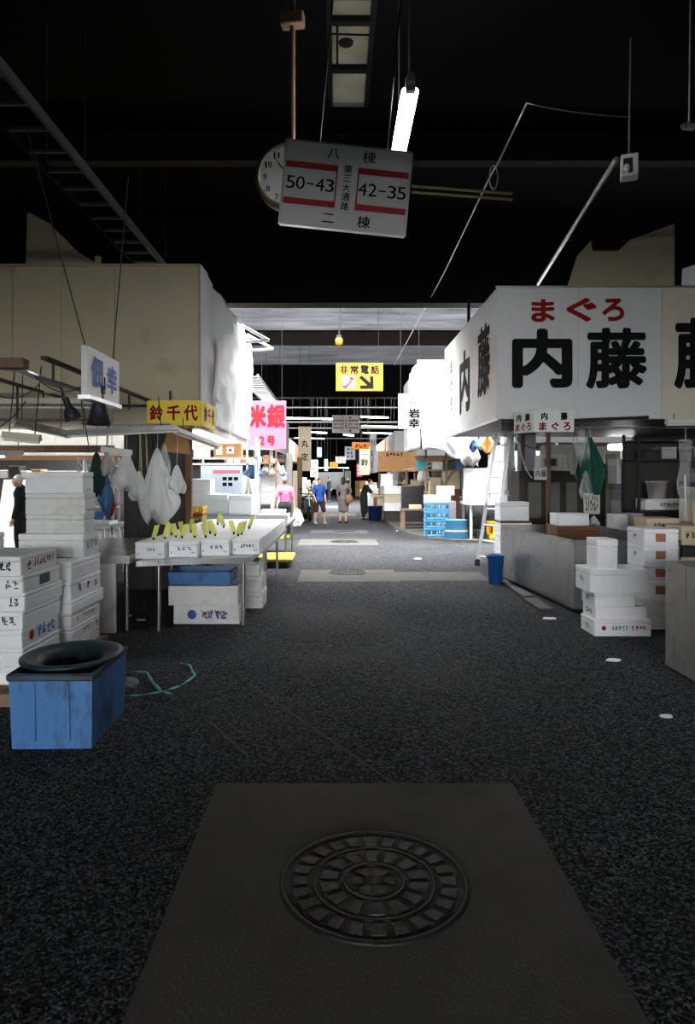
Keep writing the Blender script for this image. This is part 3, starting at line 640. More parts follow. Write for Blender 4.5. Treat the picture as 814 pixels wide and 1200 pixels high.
def sag(a, b, s, n=10):
    a, b = Vector(a), Vector(b); return [a.lerp(b, i/n)-Vector((0, 0, s*4*(i/n)*(1-i/n))) for i in range(n+1)]
cable('black cable looping below the sagging duct pipe', sag(W(-5, 462, 6.4), W(46, 450, 6.6), .08))
cable('black cable hanging across the white back panel', sag(W(0, 500, 6.5), W(30, 470, 6.8), .03))
cable('black cable drooping from the sign to the strip lamps', sag(W(98, 478, 6.6), W(108, 530, 8.0), .12))
cable('black cable looped over the duct pipe', sag(W(40, 440, 6.4), W(96, 452, 6.6), .1))
cable('pale cable curving down the wall beside the corner sign post', sag(W(605, 510, 9.7), W(623, 560, 9.9), .1), .008, offwhite)
cable('black cable slung under the right loft', sag(W(603, 510, 9.6), W(642, 515, 9.6), .15))
# long overhead wire with a coil
c1 = [W(462, 428, 17), W(520, 320, 12), W(575, 205, 8.5), W(583, 192, 8.3), W(617, 121, 7.4)]
cable('long pale wire slanting down over the aisle', c1, .011, steel_dull)
cable('thin wire stretched across the dark roof', sag(W(617, 121, 7.4), W(740, 137, 7.6), .03), .006, steel_dull)
cable('coiled loop of wire on the long slanting wire', [W(578+5*math.cos(k*.6), 208+14*math.sin(k*.6), 8.4) for k in range(16)], .006, steel_dull)
for py, lab in ((222, 'upper brass pipe crossing the roof behind the aisle sign'), (229, 'lower brass pipe crossing the roof behind the aisle sign')):
    o = MB().cyl(W(482, py-4, 8.6), W(600, py+5, 8.6), .018, seg=8).build('pipe', pm('brass_pipe', (.22, .18, .10, 1), .4, .7)); tag(o, lab, 'pipe')
# cable tray on the left
t = thing('cable_tray', 'dark ladder-type cable tray running along the left roof', 'cable tray', (-2.98, 8, 5.0))
for x in (-.21, .21): MB().box(x-.02, x+.02, -6, 3.5, -.05, .05).build('side_rail', beam_dark if x < 0 else pm('tray_rail', (.06, .06, .06, 1), .6, .3), t)
me = MB().box(-.19, .19, -.02, .02, -.045, -.01).mesh('rung', pm('tray_rung', (.05, .05, .05, 1), .6, .3))
for k in range(21): obj('rung', me, t, (0, -5.9+.45*k, 0))
hang_wires(t, [((x, y, .05), (x, y, 1.6)) for x in (-.21, .21) for y in (-4, -.5, 3)])
o = MB().cyl(W(722, 186, 7.7), W(630, 333, 12.6), .03, seg=8).build('conduit', steel_dull); tag(o, 'dark conduit running along the right roof', 'pipe')
p = W(737, 196, 7.6)
t = thing('speaker', 'small white box loudspeaker fixed to the right roof conduit', 'speaker', p, math.radians(-20))
MB().box(-.09, .09, -.08, .1, -.12, .12, .008).build('cabinet', offwhite, t); MB().box(-.065, .03, -.086, -.08, -.09, .07).build('grille', blackplastic, t); MB().ell((-.03, -.085, -.04), (.035, .02, .05)).build('cone', offwhite, t)
MB().cyl((0, .05, .12), (.02, .1, 1.5), .012, seg=6).build('bracket', steel_dull, t)
p = W(806, 150, 6.0)
t = thing('security_camera', 'small white security camera under the dark roof', 'camera', p, .6)
MB().caps((-.05, 0, 0), (.06, 0, .03), .03, .035).build('housing', offwhite, t); MB().cyl((-.085, 0, -.01), (-.06, 0, 0), .024, seg=10).build('lens', blackplastic, t); MB().cyl((.02, 0, .03), (.06, 0, 1.9), .01, seg=6).build('mount', steel_dull, t)
o = MB().hexa([W(798, 337, 10), W(830, 337, 10), W(830, 337, 10.3), W(798, 337, 10.3)], [W(799, 315, 10), W(830, 305, 10), W(830, 305, 10.3), W(799, 315, 10.3)]).build('storage_crate', foam); tag(o, 'white crate lying on top of the right loft', 'crate')
p = W(382, 460, 34); t = thing('spot_lamp', 'bright lamp hanging far down the aisle', 'lamp', p)
MB().box(-.13, .13, -.1, .1, -.2, .22, .03).build('globe', emis('lamp_globe', (1, 1, .97, 1), 2), t); MB().cyl((0, 0, .2), (0, 0, 7.0-p.z), .015, seg=6).build('stem', black_steel, t)
p = W(397, 400, 18.5); t = thing('warning_lamp', 'small orange lamp hanging above the amber telephone sign', 'lamp', p)
MB().lathe([(.03, -.1), (.09, -.08), (.1, .06), (.06, .1)], 12).build('lens', orange, t); MB().box(-.07, .07, -.07, .07, .1, .16).build('cap', black_steel, t); MB().cyl((0, 0, .16), (0, 0, 6.95-p.z), .012, seg=6).build('stem', black_steel, t)
for i, (px0, px1, py, d) in enumerate(((334, 391, 489.5, 36.2), (422, 455, 488, 36.2), (362, 383, 506, 42.3), (402, 415, 509, 40.3), (423, 468, 499, 38), (345, 380, 513, 45), (425, 463, 507, 40.3))):
    batten(['bright long strip lamp left of the distant aisle sign', 'bright strip lamp right of the distant aisle sign', 'short strip lamp below the distant aisle sign', 'small strip lamp just under the distant aisle sign', 'strip lamp beside the upright white shop sign', 'dim strip lamp above the cream banner', 'dim strip lamp above the orange sign'][i],
           W(px0, py, d), W(px1, py+1, d), offwhite, i < 4, (7.0 if d > 44 else 6.95)-.03-W(px0, py, d).z)
for d, py, lab in ((34.5, 478, 'dark steel pipe crossing above the distant aisle sign'), (38, 495, 'steel pipe crossing behind the distant aisle sign'), (42, 502, 'second steel pipe crossing behind the distant aisle sign'), (46, 514, 'steel pipe crossing low over the far aisle')):
    o = MB().cyl((-13, d, W(0, py, d).z), (13, d, W(0, py, d).z), .04, seg=8).build('pipe', black_steel); tag(o, lab, 'pipe')
t = thing('cable_tray', 'pale ladder-type cable tray over the far left stalls', 'cable tray', (-2.35, 22, 4.3))
for x in (-.25, .25): MB().box(x-.02, x+.02, -4, 4, -.04, .04).build('side_rail', alu, t)
me = MB().box(-.23, .23, -.02, .02, -.03, .0).mesh('rung', alu)
for k in range(16): obj('rung', me, t, (0, -3.9+.5*k, 0))
hang_wires(t, [((x, y, .04), (x, y, 2.7)) for x in (-.25, .25) for y in (-3, 3)])

# ------------------------------------------------------------------ foam boxes
_fm = {}
def foam_meshes(sx, sy, sz, mat, lid):
    key = (round(sx, 3), round(sy, 3), round(sz, 3), mat.name, lid)
    if key in _fm: return _fm[key]
    x, y = sx/2, sy/2; e = .002
    if lid:
        zb = sz*.74
        body = MB().box(-x+e, x-e, -y+e, y-e, 0, zb-.002, .006).mesh('body', mat)
        l = MB().box(-x, x, -y, y, zb+.002, sz, .008).box(-x+.012, x-.012, -y+.012, y-.012, zb-.004, zb+.004).mesh('lid', mat)
    else:
        w = .022; mb = MB()
        mb.box(-x, x, -y, y, 0, .025, .004)
        for a in ((-x, x, -y, -y+w), (-x, x, y-w, y), (-x, -x+w, -y+w, y-w), (x-w, x, -y+w, y-w)): mb.box(*a, .02, sz, .005)
        body = mb.mesh('body', mat); l = None
    _fm[key] = (body, l); return _fm[key]
def foam_box(x, y, z, sx, sy, sz, label, rz=0, mat=foam, lid=True, marks=(), group=None, name='foam_box', cat='box'):
    """x, y is the centre of the base; marks are (face, kind, u, v, w, h, material, ...) with u, v fractions of the face"""
    t = thing(name, label, cat, (x, y, z), rz, group)
    b, l = foam_meshes(sx, sy, sz, mat, lid); bo = obj('body', b, t)
    if l: obj('lid', l, t)
    for k, m in enumerate(marks):
        face, kind, u, v, w, h, mt = m[:7]
        px, py, r = {'f': (u*sx, -sy/2-.002, 0), 'r': (sx/2+.002, u*sy, PI/2), 'l': (-sx/2-.002, -u*sy, -PI/2)}[face]
        if kind == 'smudge': smudge(bo, px, py, sz/2+v*sz, w, h, mt, m[7] if len(m) > 7 else 4, int(1000*x+10*z*7+k) % 997, r)
        elif kind == 'plate':
            me = MB().box(-w/2, w/2, -h/2, h/2, -.001, .001).mesh('printed_label', mt); obj('printed_label', me, bo, (px, py, sz/2+v*sz), (PI/2, 0, r))
        elif kind == 'disc':
            me = MB().lathe([(.001, 0), (w/2, 0), (w/2, .001), (.001, .001)], 16).mesh('printed_emblem', mt); obj('printed_emblem', me, bo, (px, py, sz/2+v*sz), (PI/2, 0, r))
        else: char(bo, kind, px, py, sz/2+v*sz, w, h, mt, r, .02)
    return t
ORD = ['topmost', 'second from top', 'third from top', 'fourth from top', 'fifth from top', 'sixth from top', 'seventh from top', 'eighth from top', 'ninth from top', 'tenth from top']
def stack(x, y, z0, items, where, rz=0, look='white foam box', group=None, jit=.006, mat=foam):
    """items from the bottom up: (sx, sy, sz, dx, dy, look or None, marks, lid)"""
    n = len(items); z = z0; out = []
    for i, it in enumerate(items):
        sx, sy, sz, dx, dy, lk, marks = it[:7]; lid = it[7] if len(it) > 7 else True; mt = it[8] if len(it) > 8 else mat
        lab = '%s, %s of the %s' % (lk or look, ORD[n-1-i], where) if n > 1 else '%s %s' % (lk or look, where)
        out.append(foam_box(x+dx, y+dy, z, sx, sy, sz, lab, rz+random.uniform(-.012, .012), mt, lid, marks, group)); z += sz
    return z
def pallet(x, y, w, d, label, rz=0):
    t = thing('pallet', label, 'pallet', (x, y, 0), rz)
    for k in range(3): MB().box(-w/2, w/2, -d/2+(d-.09)*k/2, -d/2+(d-.09)*k/2+.09, 0, .09, .004).build('bearer', woodgrey, t)
    for k in range(5): MB().box(-w/2+(w-.12)*k/4, -w/2+(w-.12)*k/4+.12, -d/2, d/2, .09, .11, .003).build('slat', woodgrey, t)
# left front stack beside the blue bin
printdark = pm('dark_label', C(60, 58, 58), .6, var=.3, scale=30)
pallet(-2.60, 5.22, .9, .92, 'wooden pallet under the stacked foam boxes behind the blue bin')
B = (.40, .64, .132)
st = 'bin-side stack'
stack(-2.45, 5.22, .11, [B+(0, 0, None, ()), B+(.0, 0, None, ()),
    (.40, .66, .135, -.01, 0, 'box with blue lettering and red emblem', (('r', 'disc', -.26, 0, .075, .075, redink), ('r', 'smudge', .12, .02, .32, .095, blueink, 4))),
    (.40, .65, .13, 0, 0, 'foam box with red end emblem', (('f', 'disc', -.2, 0, .08, .08, redink), ('f', 'smudge', .25, 0, .12, .06, greyink, 2))),
    (.41, .68, .13, 0, .03, 'plain foam box with grey end print', (('f', 'smudge', .3, 0, .08, .07, greyink, 2),)),
    (.40, .64, .125, 0, 0, 'foam box with square dark label', (('r', 'plate', .05, 0, .17, .075, printdark), ('f', 'smudge', .3, 0, .1, .06, greyink, 2))),
    (.40, .62, .14, -.02, 0, 'foam box with red lettering', (('r', 'smudge', .10, .05, .34, .065, redink, 8), ('r', 'smudge', -.3, -.05, .07, .07, redink, 1), ('f', 'smudge', .1, 0, .2, .07, ink, 4)))], st, mat=foam_greyer)
st = 'stack behind red lettering'
pallet(-2.62, 6.1, .9, .76, 'wooden pallet under the tall foam box stack')
w2 = .58; x2 = -2.51
stack(x2, 6.05, .11, [(w2, .68, .11, 0, 0, None, ()), 
    (w2, .68, .12, 0, 0, 'box with small grey print', (('r', 'smudge', 0, 0, .2, .05, greyink, 5), ('r', 'smudge', .35, 0, .06, .06, redink, 1))),
    (w2, .68, .124, 0, 0, 'box with faint blue print', (('r', 'smudge', .1, 0, .3, .04, greyink, 8), ('r', 'disc', -.3, 0, .05, .05, cardpale))),
    (w2+.02, .76, .11, .01, 0, None, ()),
    (w2, .72, .162, 0, 0, 'box with blue and red marks', (('r', 'smudge', -.22, 0, .09, .09, blueink, 1), ('r', 'smudge', .05, 0, .07, .08, redink, 1), ('r', 'smudge', .3, 0, .09, .08, tealink, 1))),
    (w2, .72, .162, 0, 0, None, ()),
    (.57, .40, .21, 0, .13, 'foam box pencilled UT12', (('r', 'U', -.22, 0, .05, .07, greyink), ('r', 'T', .0, 0, .05, .08, greyink), ('r', '1', .2, .05, .015, .06, greyink), ('r', '2', .33, .05, .035, .06, greyink))),
    (.52, .27, .165, .01, .13, 'soiled foam box', (), True, foam_dirty), (.53, .27, .19, .01, .13, 'foam box with brown stain', (('r', 'smudge', 0, -.3, .2, .02, ink, 3),), True, foam_dirty),
    (.52, .26, .19, .0, .13, 'clean foam box', (('r', 'smudge', 0, -.35, .1, .02, ink, 2),))], 'tall stack under strip lamps', mat=foam_greyer)
# boxes at the picture's left edge
pallet(-3.5, 6.3, .78, .8, 'wooden pallet under the dark-printed foam boxes')
stack(-3.40, 6.25, .11, [(.58, .40, .165, 0, 0, None, ()), (.58, .40, .165, 0, 0, None, ()), (.58, .40, .165, 0, 0, None, ()), (.58, .40, .165, 0, 0, None, ()),
      (.58, .40, .11, 0, 0, 'foam box with dark print', (('f', 'smudge', .25, 0, .2, .04, ink, 4),)), (.56, .40, .21, -.02, 0, None, (), True, foam_dirty), (.44, .38, .18, -.12, 0, None, ()), (.44, .38, .18, -.12, 0, None, ())], 'stack left of the tall stack', mat=foam_greyer)
# ------------------------------------------------------------------ blue bin with a round tub, strap, litter
def tapered(w0, d0, w1, d1, h, th):
    mb = MB(); q = lambda w, d, z: [(-w/2, -d/2, z), (w/2, -d/2, z), (w/2, d/2, z), (-w/2, d/2, z)]
    vs = q(w0, d0, 0)+q(w1, d1, h)+q(w1-2*th, d1-2*th, h)+q(w0-2*th, d0-2*th, th)
    fs = [(3, 2, 1, 0), (12, 13, 14, 15)]
    for a, b in ((0, 4), (4, 8), (8, 12)):
        for i in range(4): fs.append((a+i, a+(i+1) % 4, b+(i+1) % 4, b+i))
    return mb.add(vs, fs)
t = thing('plastic_bin', 'worn blue rectangular plastic bin with grimy rim on the asphalt', 'bin', (-1.69, 4.36, 0), math.radians(1))
tapered(.465, .66, .49, .70, .44, .02).build('body', bluebin, t)
for a in ((-.258, .258, -.362, -.335), (-.258, .258, .335, .362), (-.258, -.232, -.335, .335), (.232, .258, -.335, .335)): MB().box(*a, .405, .45, .01).build('rim', bluerim, t)
for x in (-.10, .10): MB().box(x-.012, x+.012, -.352, -.330, .05, .40, .006).build('rib', bluebin, t)
t = thing('round_tub', 'dark teal round tub nested in the blue bin', 'tub', (-1.69, 4.36, .125))
MB().lathe([(.15, 0), (.20, .27), (.212, .325), (.272, .336), (.29, .338), (.29, .36), (.262, .36), (.195, .33), (.185, .24), (.14, .02), (.001, .02)], 40, cap=False).build('bowl', teal, t)
MB().lathe([(.286, .338), (.302, .342), (.302, .356), (.286, .36)], 40, cap=False).build('lip', teal, t)
for o in t.children: o.scale = (1.0, 1.2, 1)
pts = [W(150, 818, 5.0), W(185, 815, 5.0), W(215, 803, 5.2), W(229, 792, 5.5), W(222, 782, 5.75), W(211, 779, 5.8)]
def ribbon(name, pts, w, mat):
    pts = [Vector((p.x, FPX*CAM_H/(p2-VY), .004+.012*(i % 2))) if False else p for i, p in enumerate(pts)]
    fine = []
    for i in range(len(pts)-1):
        for k in range(5): fine.append(pts[i].lerp(pts[i+1], k/5))
    fine.append(pts[-1]); mb = MB(); vs = []
    for i, p in enumerate(fine):
        tt = (fine[min(i+1, len(fine)-1)]-fine[max(0, i-1)]).normalized(); nn = Vector((-tt.y, tt.x, 0)).normalized()*w/2; up = Vector((0, 0, .006*math.sin(i*1.3)))
        vs += [p-nn+up, p+nn-up]
    mb.add(vs, [(2*i, 2*i+1, 2*i+3, 2*i+2) for i in range(len(fine)-1)], True); return mb.build(name, mat, None, .002)
G = lambda px, py, z=.01: Vector(((px-VX)/FPX*FPX*CAM_H/(py-VY), FPX*CAM_H/(py-VY), z))
tag(ribbon('packing_strap', [G(140, 817), G(165, 816), G(190, 812), G(212, 805), G(228, 793), G(222, 781), G(211, 778)], .022, strapm), 'long green packing strap curling on the asphalt beside the bin', 'strap')
tag(ribbon('packing_strap', [G(145, 789, .02), G(172, 792, .03), G(178, 803, .03), G(188, 814, .03), G(202, 817, .02)], .022, strapm), 'short green packing strap crossing over the long one', 'strap')
def crumple(name, label, cat, p, r, mat, seed=1, sq=.6):
    mb = MB(); mb.ell((0, 0, 0), (1, 1, 1), 18, 12)
    mb.v = [tuple(Vector(v)*(1+.35*mnoise.noise(Vector(v)*2.3+Vector((seed, 0, 0)))+.15*mnoise.noise(Vector(v)*6+Vector((0, seed, 0))))*r) for v in mb.v]
    mb.v = [(x, y, max(z*sq, -r*sq*.75)+r*sq*.75) for x, y, z in mb.v]
    o = mb.build(name, mat); o.location = p; return tag(o, label, cat)
crumple('plastic_bag', 'crumpled clear plastic bag on the asphalt beside the bin', 'bag', G(150, 806, 0), .075, bagclear, 3)
for i, (px, py, w, lab) in enumerate(((643, 725, .10, 'white foam scrap lying by the black planks'), (718, 774, .085, 'white foam scrap on the dark asphalt before the steel counter'), (165, 727, .06, 'small white scrap under the front steel table'),
                                (490, 655, .10, 'flat white scrap on the lit asphalt'), (152, 722, .03, 'tiny white crumb beside the table leg'), (780, 840, .06, 'pale scrap on the asphalt below the steel counter'), (470, 622, .25, 'pale flat sheet lying near the kerb'))):
    p = G(px, py, 0); mb = MB(); n = 9
    ring = [(w*(.6+.4*random.random())*math.cos(2*PI*k/n), w*.6*(.6+.4*random.random())*math.sin(2*PI*k/n)) for k in range(n)]
    mb.add([(x, y, .0) for x, y in ring]+[(x*.9, y*.9, .012) for x, y in ring], [tuple(reversed(range(n))), tuple(range(n, 2*n))]+[(k, (k+1) % n, n+(k+1) % n, n+k) for k in range(n)])
    o = mb.build('foam_scrap', foam); o.location = p; tag(o, lab, 'litter')
# ------------------------------------------------------------------ steel counter at the far right edge
def panel_counter(name, label, x0, x1, y0, y1, h, seams, loc):
    t = thing(name, label, 'counter', loc)
    ys = [y0]+seams+[y1]
    for a, b in zip(ys, ys[1:]): MB().box(x0, x0+.02, a+.002, b-.002, .02, h, .003).build('side_panel', steel_dull, t)
    MB().box(x0+.02, x1, y1-.02, y1, .02, h, .003).build('end_panel', steel_dull, t); MB().box(x0+.02, x1, y0, y0+.02, .02, h, .003).build('end_panel', steel_dull, t)
    MB().box(x0-.005, x1, y0, y1, h, h+.012, .003).build('top', steel_dull, t); MB().box(x0+.03, x1, y0+.03, y1-.03, 0, .05).build('plinth', black_steel, t)
    return t
panel_counter('steel_counter', 'grey steel counter with a vertical seam at the right edge', -.02, 1.0, -1.2, .47, .89, [.13], (2.79, 5.3, 0))
# ------------------------------------------------------------------ right stainless tank
t = thing('steel_tank', 'long low stainless steel fish tank standing along the aisle', 'tank', (2.7, 9.4, 0))
def sheet(a, b, h0, h1, th):
    a, b = Vector(a), Vector(b); nn = Vector((-(b-a).y, (b-a).x, 0)).normalized()*th
    lo = [a, b, b+nn, a+nn]; return MB().hexa([v+Vector((0, 0, h0)) for v in reversed(lo)] if False else [v+Vector((0, 0, h0)) for v in lo], [v+Vector((0, 0, h1)) for v in lo])
A0, A1 = Vector((.09, -1.35, 0)), Vector((-.11, 1.4, 0)); A2, A3 = Vector((1.35, 1.4, 0)), Vector((1.35, -1.35, 0))
for nm, a, b in (('side_panel', A1, A0), ('end_panel', A0, A3), ('side_panel', A3, A2), ('end_panel', A2, A1)):
    sheet(a, b, .05, .85, .012).build(nm, steel, t)
    sheet(a, b, .838, .862, .028).build('rim', steel, t)
MB().hexa([A0+Vector((.02, .02, .05)), A3+Vector((-.02, .02, .05)), A2+Vector((-.02, -.02, .05)), A1+Vector((.02, -.02, .05))], [A0+Vector((.02, .02, .62)), A3+Vector((-.02, .02, .62)), A2+Vector((-.02, -.02, .62)), A1+Vector((.02, -.02, .62))]).build('inner_floor', steel_dull, t)
MB().hexa([A0+Vector((.05, .05, 0)), A3+Vector((-.05, .05, 0)), A2+Vector((-.05, -.05, 0)), A1+Vector((.05, -.05, 0))], [A0+Vector((.05, .05, .05)), A3+Vector((-.05, .05, .05)), A2+Vector((-.05, -.05, .05)), A1+Vector((.05, -.05, .05))]).build('base', black_steel, t)
for i, (y0, y1) in enumerate(((8.15, 8.9), (8.95, 9.65), (9.7, 10.45))):
    o = MB().box(2.42+.03*i, 2.585, y0, y1, 0, .04+.01*(i % 2), .004).build('plank', blackboard); tag(o, ['black plank at the tank foot, nearest the stacked foam boxes', 'middle black plank along the foot of the steel tank', 'black plank at the tank foot, nearest the blue bucket'][i], 'plank', 'black planks along the steel tank')
# blue bucket by the tank
def bucket(name, label, x, y, z, r0, r1, h, mat, cat='bucket', handle=True, seg=28):
    t = thing(name, label, cat, (x, y, z))
    MB().lathe([(.001, 0), (r0, 0), (r1, h-.02), (r1+.012, h-.02), (r1+.012, h), (r1-.008, h), (r0-.008, .012), (.001, .012)], seg, cap=False).build('body', mat, t)
    if handle: MB().tube([((r1+.014)*math.cos(a), (r1+.014)*math.sin(a), h-.03-.04*math.sin(a*1)) for a in [PI*k/10 for k in range(11)]], .006, 5).build('handle', steel_dull, t)
    return t
bucket('bucket', 'slim blue plastic bucket at the corner of the steel tank', 2.40, 10.35, 0, .10, .125, .44, bucketblue)
# ladder
t = thing('stepladder', 'tall aluminium ladder leaning under the corner of the white loft', 'ladder', (2.75, 12.2, 0))
def rail(p0, p1, w=.03): return MB().hexa([Vector(p0)+Vector(v) for v in ((-w, -.02, 0), (w, -.02, 0), (w, .02, 0), (-w, .02, 0))], [Vector(p1)+Vector(v) for v in ((-w, -.02, 0), (w, -.02, 0), (w, .02, 0), (-w, .02, 0))])
ra, rb = Vector((-.20, .25, 0)), Vector((.16, .25, 2.42)); rc0, rc1 = Vector((-.02, -.22, 0)), Vector((.33, -.02, 2.42))
rail(ra, rb).build('side_rail', alu, t); rail(rc0, rc1).build('side_rail', alu, t)
for k in range(8):
    f = (k+.6)/8.4; MB().cyl(ra.lerp(rb, f), rc0.lerp(rc1, f), .016, seg=8).build('rung', alu, t)
for p in (ra, rc0): MB().box(p.x-.045, p.x+.045, p.y-.035, p.y+.035, 0, .12, .008).build('rubber_foot', blackplastic, t)
# ------------------------------------------------------------------ right foreground boxes
picprint = pm('picture_label', C(170, 110, 80), .5, var=.5, scale=45, dirt=C(70, 45, 60), dscale=40, damt=.9, dpos=.5)
stack(2.88, 7.08, 0, [(.58, .38, .165, 0, 0, 'box with green and red lettering', (('f', 'disc', -.33, 0, .045, .045, redink), ('f', 'smudge', -.05, 0, .18, .05, tealink, 5), ('f', 'smudge', .28, 0, .15, .045, redink, 4), ('l', 'smudge', 0, 0, .1, .06, greyink, 2))),
    (.52, .36, .125, .0, .03, 'open box of pinkish scraps', (('l', 'smudge', 0, 0, .2, .06, ink, 3),), False),
    (.42, .36, .145, -.06, .04, None, (('l', 'smudge', 0, 0, .1, .05, greyink, 2),)),
    (.60, .40, .24, -.03, .04, 'deep white foam box', (('l', 'smudge', 0, 0, .12, .06, greyink, 2),)),
    (.215, .30, .30, -.13, .02, 'tall narrow foam box', ())], 'stack before the steel tank')
o = crumple('crushed_ice', 'pinkish crushed scraps filling the open foam box in front of the tank', 'ice', (2.88, 7.11, .20), .2, pm('pinkish_ice', C(190, 165, 155), .7, var=.3, scale=40), 5, .2); o.scale = (1.1, .75, 1); o['kind'] = 'stuff'
lb = (('f', 'plate', -.02, 0, .105, .085, picprint), ('l', 'smudge', 0, 0, .08, .06, greyink, 2))
stack(3.42, 7.42, 0, [(.44, .44, .16, .04, 0, 'soiled foam box', (), True, foam_dirty), (.44, .44, .16, .04, 0, 'soiled foam box', (), True, foam_dirty)]+[(.37, .42, .185, 0, 0, 'box with colour picture label', lb) for _ in range(4)], 'stack beside the deep box')
stack(3.98, 7.3, 0, [(.45, .5, .3, 0, 0, None, ()), (.45, .5, .3, 0, 0, None, ())], 'stack behind the grey steel counter', mat=foam_dirty)

# ------------------------------------------------------------------ hanging bags and cloths
def hang_bag(label, p, w, h, mat, seed=1, group=None, cat='bag', name='plastic_bag', sharp=1.0, hook=.12):
    """a limp bag hung by its top: pointed at the hook, pleated and open towards the hem"""
    r = random.Random(seed); n, m = 64, 22; ph = [r.uniform(0, 6.3) for _ in range(4)]; mb = MB(); vs = []
    for j in range(m+1):
        v = j/m; rad = (v**(.75*sharp))*w/2*(1 if v < .72 else 1-.55*((v-.72)/.28)**1.5)+.012
        for i in range(n):
            a = 2*PI*i/n
            q = 1+.22*math.sin(4*a+ph[0]+v*1.5)*v+.14*math.sin(7*a+ph[1]-v*2)*v+.2*math.sin(2*a+ph[2])*v
            zz = -h*v*(1+.10*math.sin(3*a+ph[3])*v)
            q += .20*(abs(math.sin(5.5*a+ph[1]))-.5)*v
            q *= 1+.35*v*mnoise.noise(Vector((math.cos(a)*2.2+seed, math.sin(a)*2.2, v*1.2)))+.16*v*mnoise.noise(Vector((math.cos(a)*7, math.sin(a)*7+seed, v*2.5)))
            vs.append((math.cos(a)*rad*q, math.sin(a)*rad*q*.45, zz))
    fs = [(j*n+i, j*n+(i+1) % n, (j+1)*n+(i+1) % n, (j+1)*n+i) for j in range(m) for i in range(n)]+[tuple(range(m*n, (m+1)*n))]
    t = thing(name, label, cat, p, r.uniform(-.3, .3), group)
    mb.add(vs, fs, True).build('bag', mat, t)
    MB().tube([(0, 0, -.03), (.01, 0, hook*.5), (0, 0, hook)], .004, 5).build('tie', mat if mat is bagm else black_steel, t)
    return t
def cloth(label, p, w, h, mat, seed=1, name='cloth', cat='cloth', skew=0.0, hook=.06):
    r = random.Random(seed); a0 = r.uniform(0, 6)
    def fn(u, v):
        x = (u-.5)*w*min(1, .12+1.5*v)*(1 if v < .62 else 1-.85*(v-.62)/.38)+skew*v
        return (x, .05*math.sin(u*11+a0)*min(1, v*2+.2), -h*v)
    t = thing(name, label, cat, p); MB().grid(fn, 22, 20).build('fabric', mat, t, .005)
    MB().cyl((0, 0, -.01), (0, 0, hook), .006, seg=5).build('hook', steel_dull, t); return t
rail_z = W(0, 507, 8.05).z
def bar(label, a, b, r=.014, m=steel_dull, name='hanging_rail'): return tag(MB().cyl(a, b, r, seg=8).build(name, m), label, 'rail')
bar('steel rail carrying the hanging plastic bags', (W(95, 0, 8.6).x, 8.6, 2.28), (-2.1, 8.6, 2.28))
def bagat(px, py_top, py_bot, wpx, d, lab, mat, seed, top=2.28, **k):
    p = W(px, py_top, d); return hang_bag(lab, p, wpx/FPX*d, (py_bot-py_top)/FPX*d, mat, seed, hook=max(.02, top-p.z), **k)
bagat(184, 525, 607, 44, 8.6, 'large white plastic bag hanging from the steel rail', bagm, 3)
bagat(207, 545, 576, 23, 8.6, 'small knotted white plastic bag beside the large hanging one', bagm, 5)
bagat(163, 552, 584, 22, 8.58, 'small white plastic bag hanging left of the large one', bagm, 8)
bagat(148, 530, 572, 34, 8.62, 'greyish plastic bag bundle hanging behind the small white bag', bagm, 11)
bagat(192, 520, 560, 20, 8.62, 'thin clear plastic bag hanging behind the large white one', bagclear, 13)
bagat(126, 528, 556, 18, 8.6, 'grey cloth bag hanging above the blue cloth', greycloth, 17, name='cloth_bag')
bagat(113, 530, 578, 20, 8.6, 'dark green apron hanging beside the tall box stack', darkcloth, 19, name='apron', cat='apron', sharp=.7)
cloth('blue striped cloth hanging in the gap beside the apron', W(125, 556, 9.6), .26, .58, bluecloth, 2, hook=2.64-W(125, 556, 9.6).z)
cloth('red cloth hanging behind the blue striped cloth', W(131, 572, 10.2), .16, .42, redcloth, 4, hook=2.64-W(131, 572, 10.2).z)
for k, px in enumerate((165, 172)):
    o = MB().tube(sag(W(px-1, 508, 8.6), W(px+1, 560, 8.6), 0, 6), .012, 6).build('rope', pm('jute_%d' % k, C(150, 140, 100), .8)); tag(o, ['jute rope hanging from the bag rail', 'second jute rope hanging beside the first one'][k], 'rope')
# ------------------------------------------------------------------ left steel work table and market table
def table(name, label, corners, z, legs, mat, lip=.05, legr=.02, brace=None):
    cx = sum(c[0] for c in corners)/4; cy = sum(c[1] for c in corners)/4
    t = thing(name, label, 'table', (cx, cy, 0)); q = [(x-cx, y-cy) for x, y in corners]
    MB().hexa([(x, y, z-.02) for x, y in q], [(x, y, z) for x, y in q]).build('tabletop', mat, t)
    for i in range(4):
        a, b = Vector((*q[i], 0)), Vector((*q[(i+1) % 4], 0)); nn = Vector((-(b-a).y, (b-a).x, 0)).normalized()*.015
        MB().hexa([a+Vector((0, 0, z-lip)), b+Vector((0, 0, z-lip)), b+nn+Vector((0, 0, z-lip)), a+nn+Vector((0, 0, z-lip))],
                  [a+Vector((0, 0, z-.018)), b+Vector((0, 0, z-.018)), b+nn+Vector((0, 0, z-.018)), a+nn+Vector((0, 0, z-.018))]).build('apron_edge', mat, t)
    for x, y in legs: MB().cyl((x-cx, y-cy, 0), (x-cx, y-cy, z-.02), legr, seg=10).build('leg', mat, t)
    return t
table('steel_table', 'low steel market table carrying rows of foam boxes', [(-2.05, 6.95), (-.93, 7.35), (-.86, 9.25), (-2.05, 9.25)], .745, [(-1.86, 7.12), (-1.02, 7.42), (-1.86, 9.1), (-.98, 9.12)], steel)
table('steel_table', 'second steel market table standing end to end behind the first', [(-2.05, 9.27), (-.86, 9.27), (-.85, 11.5), (-2.05, 11.5)], .745, [(-1.9, 9.45), (-.99, 9.45), (-1.9, 11.35), (-1.0, 11.35)], steel)
